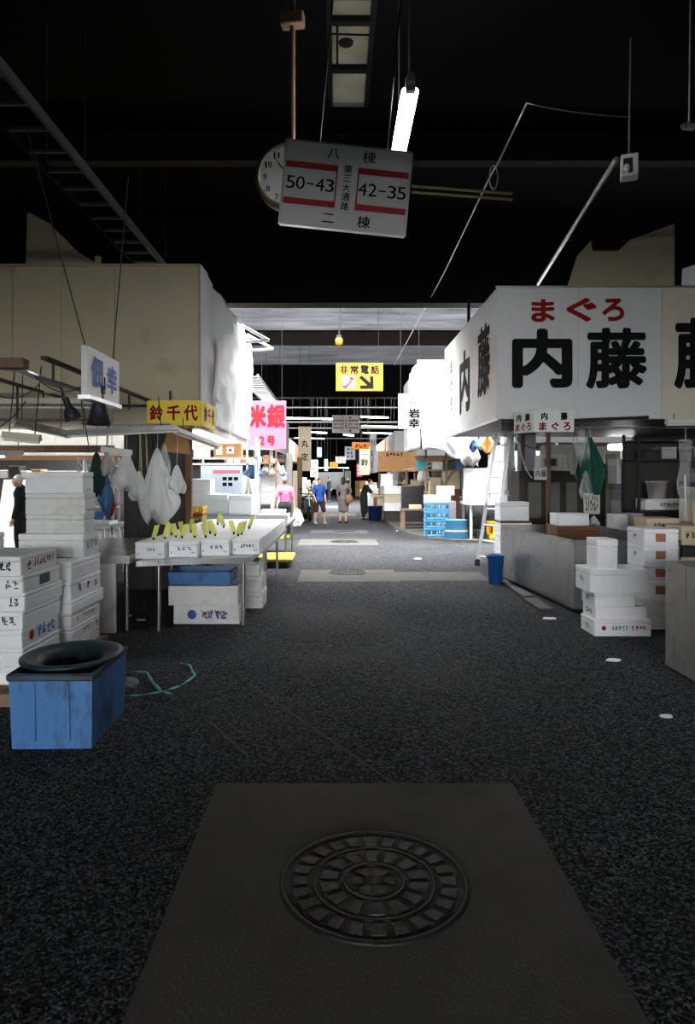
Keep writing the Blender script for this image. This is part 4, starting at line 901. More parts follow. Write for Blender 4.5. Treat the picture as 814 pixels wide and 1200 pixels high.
table('steel_table', 'bare wet steel work table beside the black partition', [(-3.1, 6.95), (-2.13, 7.0), (-2.13, 9.2), (-3.1, 9.2)], .80, [(-2.2, 7.15), (-2.2, 9.05), (-3.0, 9.05), (-3.0, 7.15)], steel, .08)
o = MB().box(-2.75, -2.28, 7.02, 7.06, 0, .72, .004).build('board', foam_dirty); tag(o, 'pale board standing under the bare steel work table', 'board')
# boxes on the market table: four columns, seven rows
cols = [(-1.98, 7.20), (-1.66, 7.34), (-1.34, 7.48), (-1.02, 7.62)]
words = ['faint blue writing', 'heavy blue writing', 'stroked blue writing', 'black writing']
inks = [greyink, blueink, blueink, ink]; place = ['farthest from aisle', 'third from aisle', 'second from aisle', 'nearest the aisle']
for c, (x, y) in enumerate(cols):
    rows = 7
    for r in range(rows):
        yy0 = y+r*((11.4-y)/rows); L = (11.4-y)/rows-.01; hh = .165 if r else .175
        if r == 0:
            foam_box(x, yy0+L/2, .745, .31, L, hh, 'white foam box with %s in front row, %s' % (words[c], place[c]),
                     marks=(('f', 'smudge', .05, .05, .16 if c else .09, .04, inks[c], 5 if c == 3 else 3), ('f', 'smudge', -.40, -.2, .025, .025, greyink, 1), ('f', 'smudge', .36, -.22, .035, .025, greyink, 2)))
        else:
            mk = ((('r', 'smudge', 0, 0, .12, .05, blueink, 2),) if c == 3 and r in (3, 5) else ())
            foam_box(x, yy0+L/2, .745, .31, L, hh, ('white foam box along the aisle edge of the market tables' if c == 3 else 'plain white foam box in the table column behind the box with %s' % words[c]) if not mk else 'white foam box with blue side print, %s along market table edge' % ('mid-row' if r == 3 else 'near the far end'),
                     marks=mk, group='foam boxes on the market tables')
# yellow paper tags stuck in the boxes
ti = 0
for px, py, d, n in ((180, 628, 7.5, 1), (193, 630, 7.6, 1), (206, 628, 7.8, 1), (201, 624, 8.2, 1), (214, 626, 8.1, 1), (228, 634, 7.75, 1), (213, 631, 7.7, 1), (241, 632, 7.8, 1), (224, 620, 8.6, 1), (246, 626, 8.4, 1), (252, 631, 8.0, 1), (279, 627, 8.0, 1), (274, 622, 8.3, 1), (283, 624, 8.2, 1), (240, 614, 9.3, 1), (262, 614, 9.4, 1), (292, 617, 9.2, 1), (255, 610, 10, 1)):
    p = W(px, py, d); zt = .745+.165+.01
    t = thing('price_tag', 'yellow paper price tag on the table column behind the box with %s' % words[min(range(4), key=lambda q: abs(cols[q][0]-p.x))], 'price tag', (p.x, d, .745+.165), random.uniform(-.6, .6), 'yellow price tags on the market table')
    w, h = .062, .165; tilt = random.uniform(-.4, .4); sk_ = math.sin(tilt)*h
    MB().hexa([(-w/2, -.001, .03), (w/2, -.001, .03), (w/2, .001, .03), (-w/2, .001, .03)], [(-w/2+sk_, -.001, h), (w/2+sk_, -.001, h+.015*random.random()), (w/2+sk_, .001, h), (-w/2+sk_, .001, h)]).build('paper', tagpaper, t)
    MB().box(-.01, .01, -.012, .012, 0, .035, .002).build('clip', black_steel, t); ti += 1
# soiled boxes under the market table
foam_box(-1.43, 7.72, 0, .72, .50, .21, 'soiled foam box with blue and red emblem under the market table', mat=foam_dirty, lid=False,
         marks=(('f', 'disc', -.22, 0, .10, .10, blueink), ('f', 'smudge', .12, 0, .30, .10, blueink, 6), ('f', 'smudge', .12, -.02, .28, .09, redink, 4)))
foam_box(-1.46, 7.69, .21, .76, .50, .21, 'open soiled foam box on top of the emblem box under the table', mat=foam_dirty, lid=False)
foam_box(-1.22, 8.60, 0, .62, .48, .20, 'dirty foam box on the floor behind the emblem box', mat=foam_dirty)
foam_box(-1.25, 8.62, .20, .66, .48, .19, 'dirty foam box upon another behind the emblem box', mat=foam_dirty)
foam_box(-1.27, 8.64, .39, .62, .46, .18, 'uppermost dirty foam box behind the emblem box', mat=foam_dirty)
t = thing('plastic_crate', 'flat dark blue crate wedged under the market table top', 'crate', (-1.52, 7.78, .42))
tapered(.66, .5, .70, .54, .14, .02).build('body', bluebin, t)
t = thing('hand_cart', 'yellow flatbed hand cart parked beyond the market tables', 'cart', (-1.15, 12.6, 0))
MB().box(-.3, .35, -.5, .5, .12, .17, .02).build('deck', yellowplastic, t)
for x in (-.22, .27):
    for y in (-.4, .4): MB().cyl((x-.02, y, .055), (x+.02, y, .055), .055, seg=14).build('wheel', blackplastic, t); MB().box(x-.02, x+.02, y-.02, y+.02, .055, .12).build('castor', steel_dull, t)
# table 3 beyond with white trays
table('steel_table', 'steel table beyond the market tables holding an open white tray', [(-1.68, 13.2), (-.93, 13.2), (-.93, 15.2), (-1.68, 15.2)], .72, [(-1.6, 13.3), (-1.0, 13.3), (-1.6, 15.1), (-1.0, 15.1)], steel)
foam_box(-1.28, 13.7, .72, .62, .6, .16, 'open white foam tray on the table beside the person in pink', lid=False)
foam_box(-1.36, 14.6, .72, .5, .5, .2, 'closed white foam box on the table beside the person in pink')
# black partition, crates
o = MB(); t = thing('partition', 'dark panelled partition behind the hanging plastic bags', 'partition', (-2.6, 9.75, 0))
for k in range(4): MB().box(-.44+.21*k, -.44+.21*k+.205, -.015, .015, .02, 2.28, .003).build('panel', blackboard, t)
MB().box(-.45, .42, .015, .04, .0, 2.3).build('backing', darkwood, t)
o = MB().add([(0, 0, 0), (.40, 0, -.05), (.34, 0, .42), (.08, 0, .34)], [(0, 1, 2, 3)]).build('cardboard_sheet', card, None, .01); o.location = (-2.48, 9.70, 1.98); tag(o, 'brown cardboard sheet leaning at the top of the dark partition', 'cardboard')
def crate(label, x, y, z, sx, sy, sz, mat, group=None, slots=4, name='plastic_crate'):
    t = thing(name, label, 'crate', (x, y, z), 0, group); w = .015
    key = ('crate', sx, sy, sz, mat.name)
    MB().box(-sx/2, sx/2, -sy/2, sy/2, 0, .015).build('base', mat, t)
    for a in ((-sx/2, sx/2, -sy/2, -sy/2+w), (-sx/2, sx/2, sy/2-w, sy/2), (-sx/2, -sx/2+w, -sy/2, sy/2), (sx/2-w, sx/2, -sy/2, sy/2)):
        mb = MB(); mb.box(*a, .0, sz*.28); mb.box(*a, sz*.72, sz)
        hx = (a[1]-a[0]) > (a[3]-a[2]); n = slots+1
        for k in range(n):
            if hx: c = a[0]+(a[1]-a[0])*k/slots; mb.box(max(a[0], c-.018), min(a[1], c+.018), a[2], a[3], sz*.27, sz*.73)
            else: c = a[2]+(a[3]-a[2])*k/slots; mb.box(a[0], a[1], max(a[2], c-.018), min(a[3], c+.018), sz*.27, sz*.73)
        mb.build('side', mat, t)
    mb = MB()
    for a in ((-sx/2-.012, sx/2+.012, -sy/2-.012, -sy/2), (-sx/2-.012, sx/2+.012, sy/2, sy/2+.012), (-sx/2-.012, -sx/2, -sy/2, sy/2), (sx/2, sx/2+.012, -sy/2, sy/2)): mb.box(*a, sz-.03, sz)
    mb.build('rim', mat, t)
    return t
# low stand with yellow and maroon crates
o = thing('wooden_stand', 'low wooden stand under the yellow crates by the partition', 'stand', (-2.35, 10.9, 0))
MB().box(-.28, .28, -.25, .25, .75, .78).build('top', woodgrey, o)
for x in (-.24, .24):
    for y in (-.2, .2): MB().box(x-.025, x+.025, y-.025, y+.025, 0, .75).build('leg', woodgrey, o)
for k, (m, hh, lab) in enumerate(((pm('maroon_plastic', C(110, 55, 48), .5), .11, 'maroon shallow crate at the bottom of the crate pile'), (pm('olive_plastic', C(150, 130, 50), .5), .10, 'olive shallow crate above the maroon one'), (pm('red_plastic', C(165, 70, 45), .5), .04, 'thin red tray between the olive and yellow crates'), (yellowplastic, .12, 'yellow crate on top of the crate pile by the partition'))):
    crate(lab, -2.35, 10.9, .78+[0, .11, .21, .25][k], .46, .36, hh, m)
# ------------------------------------------------------------------ lit left stall beyond the partition
t = thing('display_counter', 'long white counter in the bright stall beyond the partition', 'counter', (-2.5, 14.6, 0))
MB().box(-1.05, .75, -.35, .35, .06, .80, .01).build('body', whitepaint, t); MB().box(-1.1, .78, -.4, .4, .80, .84, .008).build('top', steel, t); MB().box(-.7, .7, -.3, .3, 0, .06).build('plinth', black_steel, t)
foam_box(-2.72, 14.55, .84, .85, .55, .42, 'very large bright white foam box on the white counter'); foam_box(-2.02, 14.5, .84, .5, .5, .40, 'cream rimmed white foam box on the white counter')
foam_box(-2.85, 14.55, 1.26, .40, .45, .32, 'small white foam box atop the very large one')
crate('turquoise crate lying in front of the white counter', -2.55, 13.7, .52, .66, .42, .22, tealbox); o = foam_box(-2.55, 13.7, 0, .7, .45, .52, 'tall white foam box under the turquoise crate')
foam_box(-1.96, 13.7, 0, .45, .4, .62, 'upright white foam box beside the turquoise crate')
bucket('plastic_pail', 'white pail with a red mark on the bright stall counter', -3.36, 14.5, .84, .15, .19, .36, offwhite, 'pail')
bucket('plastic_pail', 'white pail stacked on the red marked pail', -3.36, 14.5, 1.20, .15, .19, .34, offwhite, 'pail')
t = thing('shelf_unit', 'white wall shelf with cartons in the bright left stall', 'shelf', (-2.55, 15.4, 0))
MB().box(-.9, .75, -.2, .2, 2.02, 2.06).build('board', whitepaint, t); MB().box(-.9, -.86, -.2, .2, 0, 2.5).build('upright', whitepaint, t); MB().box(.71, .75, -.2, .2, 0, 2.5).build('upright', whitepaint, t)
foam_box(-3.05, 15.4, 2.06, .32, .3, .32, 'plain white carton on the wall shelf', mat=paper); foam_box(-2.45, 15.4, 2.06, .62, .3, .32, 'brown carton with white labels on the wall shelf', mat=card, marks=(('f', 'plate', -.3, 0, .14, .2, paper), ('f', 'plate', .1, 0, .16, .16, paper), ('f', 'plate', .1, 0, .06, .05, ink)))
t = thing('poster', 'pale blue poster with red headings and dark squares in the bright left stall', 'poster', (-2.66, 15.72, 1.42))
MB().box(-.48, .48, -.01, .01, -.46, .46).build('sheet', pm('pale_blue_paper', C(205, 220, 232), .6, var=.15, scale=3), t)
MB().box(-.20, .42, -.014, -.010, .28, .36).build('heading', pm('pink_print', C(225, 110, 130), .6), t); MB().box(-.30, .40, -.014, -.010, -.36, -.28).build('heading', MATS['pink_print'], t)
for k in range(5): MB().box(.02+.13*(k % 3), .12+.13*(k % 3), -.014, -.010, .12-.13*(k//3), .2-.13*(k//3)).build('printed_square', ink, t)
t = thing('poster_stand', 'white steel frame holding the poster at the back of the bright stall', 'frame', (-2.6, 15.78, 0))
for x in (-.95, -.5, .52, .8): MB().box(x-.02, x+.02, -.02, .02, 0, 2.45).build('upright', whitepaint, t)
MB().box(-.95, .8, -.02, .02, 1.9, 1.94).build('cross_rail', whitepaint, t); MB().box(-.93, -.52, .02, .04, .6, 1.88).build('dark_pane', blackboard, t)
o = MB().tube([(-1.9, 14.9, 2.3), (-1.75, 14.9, 2.15), (-1.72, 14.9, 1.6), (-1.72, 14.9, .0)], .02, 8).build('standpipe', alu); tag(o, 'curved pale standpipe at the corner of the bright stall', 'pipe')
cloth('small blue cloth hung on the stall corner', W(297, 545, 15.6), .5, .32, bluecloth, 5, hook=.3)
cloth('white cloth hanging below the pink sign', W(291, 562, 15.4), .22, .75, paper, 6, hook=.5)
# dim stall behind the person in pink
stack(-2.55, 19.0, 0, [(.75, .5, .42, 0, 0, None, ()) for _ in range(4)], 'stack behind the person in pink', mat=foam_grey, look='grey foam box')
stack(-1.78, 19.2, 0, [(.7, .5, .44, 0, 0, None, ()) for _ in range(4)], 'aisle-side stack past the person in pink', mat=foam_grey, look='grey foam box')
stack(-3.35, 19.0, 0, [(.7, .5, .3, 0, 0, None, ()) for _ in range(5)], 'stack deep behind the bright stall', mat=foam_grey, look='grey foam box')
t = thing('shelf_unit', 'wooden shelf loaded with dim goods under the pink sign', 'shelf', (-2.4, 18.9, 0))
MB().box(-.7, .75, -.25, .25, 1.98, 2.02).build('board', wood, t)
for x in (-.68, .71): MB().box(x, x+.04, -.25, -.21, 0, 2.45).build('upright', wood, t)
for k in range(7):
    foam_box(-2.95+.2*k, 18.9, 2.02, .17, .3, .1+.05*(k % 3), 'small carton on the loaded shelf under the pink sign', mat=[cardpale, foam_grey, wood][k % 3], group='small cartons on the loaded shelf', name='carton')
for k, px in enumerate((311, 318, 325, 331)):
    p = W(px, 540+k % 2*4, 18.5); bagat(px, 541+k % 2*4, 553+k % 2*4, 9, 18.75, 'dim bundle hanging from the loaded shelf', greycloth, 30+k, top=1.99, name='cloth_bag', group='bundles hanging from the loaded shelf')
foam_box(-2.05, 18.3, 0, .5, .4, .9, 'tall black box standing beside the person in pink', mat=blackplastic)

# ------------------------------------------------------------------ right stall under the white loft
foam_box(3.42, 9.9, .62, .62, .5, .30, 'brown wooden crate resting in the steel tank', mat=wood, lid=True, name='wooden_crate', cat='crate')
foam_box(3.36, 9.9, .92, .44, .4, .17, 'long white foam box on the brown wooden crate')
hang_bag('knotted white bag standing on the brown wooden crate', (3.68, 9.8, 1.05), .16, .13, bagm, 21, hook=.03)
stack(2.84, 11.05, 0, [(.50, .42, .42, 0, 0, None, ()), (.50, .42, .30, 0, 0, None, ()), (.50, .42, .16, 0, 0, None, ()), (.50, .43, .035, 0, 0, 'brown wooden tray', (), True, wood), (.46, .4, .30, -.02, 0, 'large clean foam box', ())], 'stack behind the steel tank')
t = thing('cupboard', 'dark wooden cupboard with two glazed doors under the microwave', 'cupboard', (3.75, 12.0, 0))
MB().box(-.6, .62, -.18, .25, 0, 1.72, .005).build('carcass', darkwood, t)
for x0, x1 in ((-.50, -.18), (-.14, .14), (.16, .44)):
    d = MB().box(x0, x1, -.205, -.18, .75, 1.62, .004).build('door', darkwood, t); MB().box(x0+.05, x1-.05, -.212, -.204, .90, 1.52).build('pane', pm('hazy_pane_%d' % int(x0*100), (.13, .125, .11, 1), .3, var=.3, scale=4), d)
o = MB().box(-.015, .015, -.02, 0, -.06, .06).build('handle', steel_dull, t); o.location = (.54, -.18, 1.2)
t = thing('microwave', 'white microwave oven standing on the dark cupboard', 'microwave', (3.74, 11.95, 1.72))
MB().box(-.24, .22, -.16, .18, .01, .28, .008).build('cabinet', offwhite, t); MB().box(-.20, .08, -.166, -.16, .06, .24, .003).build('door', foam_grey, t); MB().box(-.16, .04, -.17, -.165, .09, .21).build('window', blackboard, t)
for z in (.07, .13, .2): MB().cyl((.15, -.175, z), (.15, -.16, z), .018, seg=10).build('knob', steel_dull, t)
o = MB().box(-.26, .26, -.2, .2, 0, .12).build('box_file', cardpale); o.location = (4.15, 12.0, 1.72); tag(o, 'pale cardboard tray beside the microwave', 'tray')
foam_box(4.25, 12.6, 1.85, .95, .3, .36, 'grey carton high behind the green cloth', mat=foam_grey, name='carton')
o = MB().box(4.12-.30, 4.12+.75, 12.4, 12.8, 0, 1.85).build('back_shelf', darkwood); tag(o, 'dark shelf block behind the green cloth', 'shelf')
bar('steel rail carrying the green cloth', (2.9, 10.2, 2.35), (5.5, 10.2, 2.35))
def clothat(px, y0, y1, wpx, d, lab, mat, seed, skew=0): p = W(px, y0, d); return cloth(lab, p, wpx/FPX*d, (y1-y0)/FPX*d, mat, seed, skew=skew/FPX*d, hook=max(.03, 2.35-p.z))
clothat(691, 512, 580, 30, 10.2, 'large green cloth hanging under the white loft', greencloth, 3, 8)
clothat(671, 520, 556, 12, 10.1, 'narrow white cloth hanging beside the green one', greycloth, 7)
clothat(676, 535, 562, 9, 10.3, 'small green cloth behind the narrow white cloth', greencloth, 9)
p = W(681, 498, 10.15); hang_bag('clear plastic bag hanging left of the green cloth', p, .24, .52, bagclear, 31, hook=max(.02, 2.35-p.z))
p = W(686, 552, 10.0); hang_bag('lower clear plastic bag below the green cloth', p, .22, .38, bagclear, 33, hook=2.35-p.z)
o = MB().box(-.14, .14, -.004, .004, -.18, .18).build('notice', paper); o.location = W(693, 590, 11.77); tag(o, 'white paper notice pinned up beside the glazed cupboard', 'notice'); smudge(o, 0, -.006, 0, .22, .3, greyink, 6, 4)
def pillar(lab, px0, px1, d, z0, z1, mat, name='post', dep=.12): return tag(MB().box(W(px0, 0, d).x, W(px1, 0, d).x, d, d+dep, z0, z1, .006).build(name, mat), lab, 'post')
pillar('grey wall panel beside the ladder', 607, 628, 13.2, 0, 2.44, foam_grey, 'wall_panel'); pillar('rusty upright strip on the grey wall panel', 611, 615, 13.1, 0, 2.44, rust, 'upright', .05)
pillar('white roller screen standing behind the ladder', 590, 603, 14.3, 0, 2.9, whitepaint, 'roller_screen', .3)
for k, (y0, y1) in enumerate(((548, 575), (580, 598))):
    o = MB().box(W(594, 0, 13.0).x, W(604, 0, 13.0).x, 13.0, 13.25, W(0, y1, 13).z, W(0, y0, 13).z, .01).build('meter_box', foam_grey); tag(o, ['upper grey meter box behind the ladder', 'lower grey meter box behind the ladder'][k], 'meter box')
pillar('grey backing post carrying the meter boxes', 596, 602, 13.26, 0, 2.44, steel_dull, 'post', .06)
pillar('cream door standing open in the right stall', 709, 722, 13.0, 0, 2.05, creampaint, 'door_leaf', .05)
stack(W(728, 0, 11.6).x, 11.6, 0, [(.28, .4, .3, 0, 0, None, ()), (.28, .4, .3, 0, 0, None, ()), (.28, .4, .3, 0, 0, None, ()), (.24, .4, .32, .02, 0, None, ()), (.22, .4, .28, .02, 0, 'grey box', (), True, foam_grey), (.26, .4, .42, -.03, 0, None, ())], 'column beside the cream door')
foam_box(4.22, 10.3, 0, .2, .3, 1.06, 'tall narrow white slab leaning by the tank end'); foam_box(4.45, 10.3, 0, .2, .3, 1.07, 'tall narrow grey slab beside the white slab', mat=foam_grey)
# shelving with pails in the right stall
t = thing('shelf_unit', 'dark shelving with pails in the right stall', 'shelf', (5.35, 10.9, 0))
for z in (.45, 1.10, 1.90, 2.2): MB().box(-.68, .7, -.3, .3, z-.03, z).build('board', blackboard, t)
for x in (-.68, .66):
    for y in (-.3, .26): MB().box(x, x+.04, y, y+.04, 0, 2.3).build('upright', black_steel, t)
MB().box(-.66, .66, .27, .3, .45, 2.2).build('back_panel', pm('shelf_back', C(58, 56, 52), .8), t)
foam_box(5.11, 10.82, 1.10, .62, .36, .17, 'printed white foam box on the dark shelving', marks=(('f', 'smudge', .1, 0, .3, .06, ink, 6),))
bucket('plastic_pail', 'square white pail on the printed box', 5.07, 10.82, 1.27, .14, .19, .28, offwhite, 'pail', False, 4)
bucket('waste_bin', 'white round waste bin with a black band on the shelving', 5.63, 10.8, 1.10, .15, .19, .36, offwhite, 'bin', False)
o = MB().lathe([(.2, 0), (.205, .0), (.205, .07), (.2, .07)], 28, cap=True).build('bin_ring', blackplastic); o.location = (5.63, 10.8, 1.46); tag(o, 'black plastic ring lid on the white waste bin', 'lid')
crumple('bin_liner', 'clear plastic liner puffing out of the waste bin', 'liner', (5.63, 10.8, 1.53), .17, bagclear, 9, .7)
crate('green crate on the dark shelving below the pails', 4.97, 10.82, .45, .42, .4, .3, greenp)
o = foam_box(5.55, 10.82, .45, .5, .4, .36, 'dark box on the shelving beside the green crate', mat=blackboard); foam_box(5.53, 10.75, .81, .46, .3, .07, 'thin white lid lying on the dark box', mat=foam)
for k in range(4): foam_box(4.95+.26*k, 10.9, 1.90, .24, .36, .14+.05*(k % 2), 'dim carton on the upper dark shelving', mat=[blackboard, foam_grey][k % 2], group='dim cartons on the upper shelving', name='carton')
p = W(803, 515, 9.6)
def sheetfn(u, v): return (.2*(u-.5)+.02*math.sin(v*9), .05*math.sin(u*8)+.02*math.sin(v*13+u*4), -1.15*v)
t = thing('plastic_sheet', 'long clear plastic sheet hanging in the right stall', 'sheet', p); MB().grid(sheetfn, 12, 24).build('film', bagclear, t, .002); MB().cyl((0, 0, 0), (0, 0, 2.44-p.z), .006, seg=5).build('cord', steel_dull, t); MB().cyl((.0, .02, -.5), (.01, .02, -1.15), .015, seg=8).build('edge_tube', alu, t)
stack(4.52, 8.72, 0, [(.55, .45, .33, 0, 0, None, ()), (.55, .45, .28, 0, 0, None, ()), (.5, .42, .15, .02, 0, 'black lidded carton', (), True, blackplastic), (.5, .42, .24, .02, 0, 'printed carton', (('f', 'smudge', -.1, 0, .3, .08, ink, 5),), True, cardpale)], 'cartons by the hanging plastic sheet', mat=cardpale, look='pale carton')
stack(4.34, 9.3, 0, [(.44, .45, .4, 0, 0, None, ()), (.44, .45, .36, 0, 0, None, ()), (.44, .42, .3, 0, 0, 'printed carton', (('f', 'smudge', 0, .2, .25, .06, ink, 5),))], 'carton pile behind the labelled boxes', mat=cardpale, look='pale carton')
o = foam_box(5.3, 9.9, 0, .5, .4, 1.28, 'tall pale cabinet behind the printed cartons', mat=cardpale, name='storage_cabinet', cat='cabinet')
for k, (px, py, w, h) in enumerate(((735, 524, .42, .07), (757, 538, .55, .035), (718, 524, .1, .06), (793, 519, .03, .08), (811, 519, .06, .1))):
    p = W(px, py, 16.0); t = thing('strip_lamp', ['white lamp panel glimpsed behind the right stall', 'thin bright strip lamp behind the right stall', 'small yellowish lamp behind the green cloth', 'slim lamp deep in the right stall', 'round bright lamp deep in the right stall'][k], 'lamp', p)
    MB().box(-w, w, -.03, .03, -h, h, .01).build('diffuser', striplamp, t); MB().box(-w, w, .03, .08, -h, h).build('housing', offwhite, t); MB().cyl((0, .04, h), (0, .04, 6.96-p.z), .012, seg=5).build('hanger_rod', black_steel, t)
# dark back walls that close the stalls
for lab, x0, x1, y, z, m in (('dark boarded wall behind the right stall shelving', 5.9, 9.5, 13.6, 2.44, blackboard),):
    t = thing('board_wall', lab, 'wall', ((x0+x1)/2, y, 0)); n = int((x1-x0)/.6)
    for k in range(n): MB().box(x0-(x0+x1)/2+k*(x1-x0)/n, x0-(x0+x1)/2+(k+1)*(x1-x0)/n-.006, -.02, .02, 0, z, .003).build('board', m, t)
# ------------------------------------------------------------------ deep left stall seen past the tall stack
t = thing('white_screen', 'bright white panelled screen behind the strip lamps of the left stall', 'panel', (-6.0, 15.3, 0))
for k in range(5): MB().box(-1.9+.8*k, -1.9+.8*k+.79, -.02, .02, 2.1, 2.95, .004).build('panel', whitepaint, t)
for x in (-1.9, 2.05): MB().box(x, x+.05, .02, .07, 0, 2.95).build('post', steel_dull, t)
MB().box(-1.9, 2.1, -.05, .0, 2.0, 2.1).build('rail', wood, t)
t = thing('board', 'brilliant white board standing deep in the left stall', 'board', W(8, 610, 15.0)); MB().box(-.45, .26, -.02, .02, -.75, .98, .006).build('sheet', whitepaint, t); MB().box(-.4, -.35, .02, .3, -.75, .5).build('prop', woodgrey, t); t.location.z = .75; t.location.y = 15.55; t.rotation_euler = (-.3, 0, 0)
for k, (px0, px1, y0, y1, m, lab) in enumerate(((-10, 14, 551, 565, foam, 'white carton on the deep left stall shelf'), (14, 27, 546, 568, blackboard, 'black case on the deep left stall shelf'), (28, 36, 552, 566, foam, 'narrow white carton on the deep left shelf'), (40, 52, 550, 566, card, 'brown carton on the deep left stall shelf'), (55, 100, 552, 566, paper, 'long white carton on the deep left stall shelf'))):
    d = 14.8; a = W(px0, y1, d); b = W(px1, y0, d); foam_box((a.x+b.x)/2, d, 1.6, b.x-a.x-.01, .35, max(.1, b.z-1.6), lab, mat=m, name='carton')
t = thing('shelf_unit', 'long deep shelf at the back of the left stall', 'shelf', (-6.5, 14.8, 0)); MB().box(-1.2, 1.4, -.22, .22, 1.56, 1.6).build('board', woodgrey, t)
for x in (-1.2, 0, 1.36): MB().box(x, x+.04, .15, .2, 0, 1.56).build('upright', steel_dull, t)
o = MB().box(-8, -4.4, 13.4, 13.5, 2.10, 2.24).build('beam', rust); tag(o, 'rusty brown beam across the deep left stall', 'beam')
for x in (-7.9, -4.5): pass
batten('long glowing strip lamp deep in the left stall', (-7.8, 12.4, 2.03), (-6.0, 12.4, 2.03), offwhite, True, .6)
batten('hooded strip lamp above the glowing one in the left stall', W(-5, 530, 10.5), W(26, 530, 10.9), offwhite, False, .3)
t = thing('storage_rack', 'white rack with blue crates glimpsed past the apron', 'rack', (-4.6, 13.2, 0))
for x in (-.35, .30): MB().box(x, x+.04, -.2, -.16, 0, 2.0).build('upright', whitepaint, t); MB().box(x, x+.04, .16, .2, 0, 2.0).build('upright', whitepaint, t)
for z in (.65, 1.05, 1.45, 1.85): MB().box(-.35, .34, -.2, .2, z-.03, z).build('shelf_board', whitepaint, t)
crate('blue crate on the white rack past the apron', -4.6, 13.2, .65, .5, .36, .3, bucketblue)
table('steel_table', 'white topped table glimpsed under the apron', [(-4.6, 10.6), (-3.5, 10.6), (-3.5, 11.6), (-4.6, 11.6)], .86, [(-4.5, 10.7), (-3.6, 10.7), (-4.5, 11.5), (-3.6, 11.5)], steel)
o = MB().box(-.5, .45, -.2, .2, 0, .05).build('foam_sheet', foam); o.location = (-4.05, 11.0, .86); tag(o, 'flat white foam sheet on the table under the apron', 'sheet')
# ------------------------------------------------------------------ bright right stall beyond the ladder
K = .07
for k in range(4):
    crate('sky blue slotted crate, %s of the four on the pavement' % ['bottom', 'third from top', 'second from top', 'topmost'][k], 2.60, 17.95, K+.222*k, .60, .40, .22, skyplastic)
foam_box(2.62, 17.95, K+.888, .66, .42, .19, 'white foam box on top of the blue crates'); foam_box(2.85, 18.0, K+1.078, .42, .4, .24, 'upper white foam box over the blue crates')
bucket('plastic_tub', 'upturned pale blue tub with orange tape beside the blue crates', 3.02, 17.35, K, .30, .26, .47, skyplastic, 'tub', False)
o = MB().lathe([(.288, 0), (.291, 0), (.288, .035), (.285, .035)], 28).build('tape_band', pm('orange_tape', C(225, 170, 130), .5)); o.location = (3.02, 17.35, K+.16); o.parent = None
tb = [q for q in COL.objects if q.get('label', '').startswith('upturned pale blue')][0]; o.parent = tb; o.location = (0, 0, .17)
table('white_table', 'white table stacked with foam boxes behind the ladder', [(3.25, 17.0), (5.2, 17.0), (5.2, 18.2), (3.25, 18.2)], .93, [(3.35, 17.1), (5.1, 17.1), (3.35, 18.1), (5.1, 18.1)], whitepaint, .08, .035)
for q in [q for q in COL.objects if q.name.startswith('white_table')]: q.location.z = K
crate('yellow slotted crate under the white table', 4.0, 17.2, K, .42, .36, .44, yellowplastic)
foam_box(3.62, 17.25, K, .22, .3, .22, 'black box under the white table', mat=blackplastic)
zt = K+.93
stack(3.55, 17.5, zt, [(.58, .5, .30, 0, 0, None, ()), (.56, .5, .26, 0, 0, None, ()), (.56, .5, .28, 0, 0, None, ())], 'first pile on the white table')
stack(4.18, 17.5, zt, [(.60, .5, .28, 0, 0, None, ()), (.60, .5, .30, 0, 0, None, ()), (.58, .5, .32, 0, 0, None, ()), (.58, .5, .30, .02, 0, None, ()), (.5, .5, .2, .04, 0, None, ())], 'tallest pile on the white table')
stack(4.82, 17.5, zt, [(.60, .5, .32, 0, 0, None, ()) for _ in range(4)], 'last pile on the white table')
foam_box(3.0, 18.6, K, .4, .4, .9, 'tall white foam carton behind the blue tub')
t = thing('shelf_unit', 'timber shelf of goods under the white tarpaulin', 'shelf', (2.85, 18.9, K))
MB().box(-.75, .8, -.25, .25, 1.72, 1.76).build('board', woodgrey, t); MB().box(-.75, .8, -.25, .25, 2.08, 2.12).build('board', woodgrey, t)
for x in (-.45, .1, .74): MB().box(x, x+.05, -.25, -.2, 0, 2.3).build('upright', woodgrey, t)
MB().hexa([(-.3, -.22, .9), (-.22, -.22, .9), (-.22, -.18, .9), (-.3, -.18, .9)], [(.30, -.22, 1.72), (.38, -.22, 1.72), (.38, -.18, 1.72), (.30, -.18, 1.72)]).build('diagonal_brace', woodgrey, t)
for k, (dx, m, hh, lab) in enumerate(((-.5, tealbox, .26, 'turquoise lidded box on the timber shelf'), (-.1, offwhite, .22, 'white appliance on the timber shelf'), (.25, blackplastic, .2, 'black box on the timber shelf'), (.55, bluecloth, .24, 'blue box on the timber shelf'))):
    foam_box(2.85+dx, 18.9, K+1.76, .3, .3, hh, lab, mat=m, name='storage_box')
hang_bag('bundled white sack hanging beside the tarpaulin hem', W(551, 520, 16.9), .42, .5, greycloth, 41, name='sack', sharp=.35, hook=.25)
bar('steel rail bridging the white loft and the tarpaulin loft', (3.3, 14.1, 2.62), (3.3, 17.4, 2.62))
cloth('orange cloth hanging under the right loft corner', (3.3, 15.0, 2.56), .4, .42, pm('orange_cloth', C(225, 165, 105), .8), 12, hook=.06)
cloth('light blue cloth hanging beside the orange one', (3.3, 15.6, 2.54), .35, .3, pm('light_blue_cloth', C(120, 185, 220), .8), 14, hook=.08)
cloth('dark blue cloth hanging beside the white sack', (3.3, 16.6, 2.52), .22, .3, pm('navy_cloth', C(50, 50, 110), .8), 15, hook=.1)

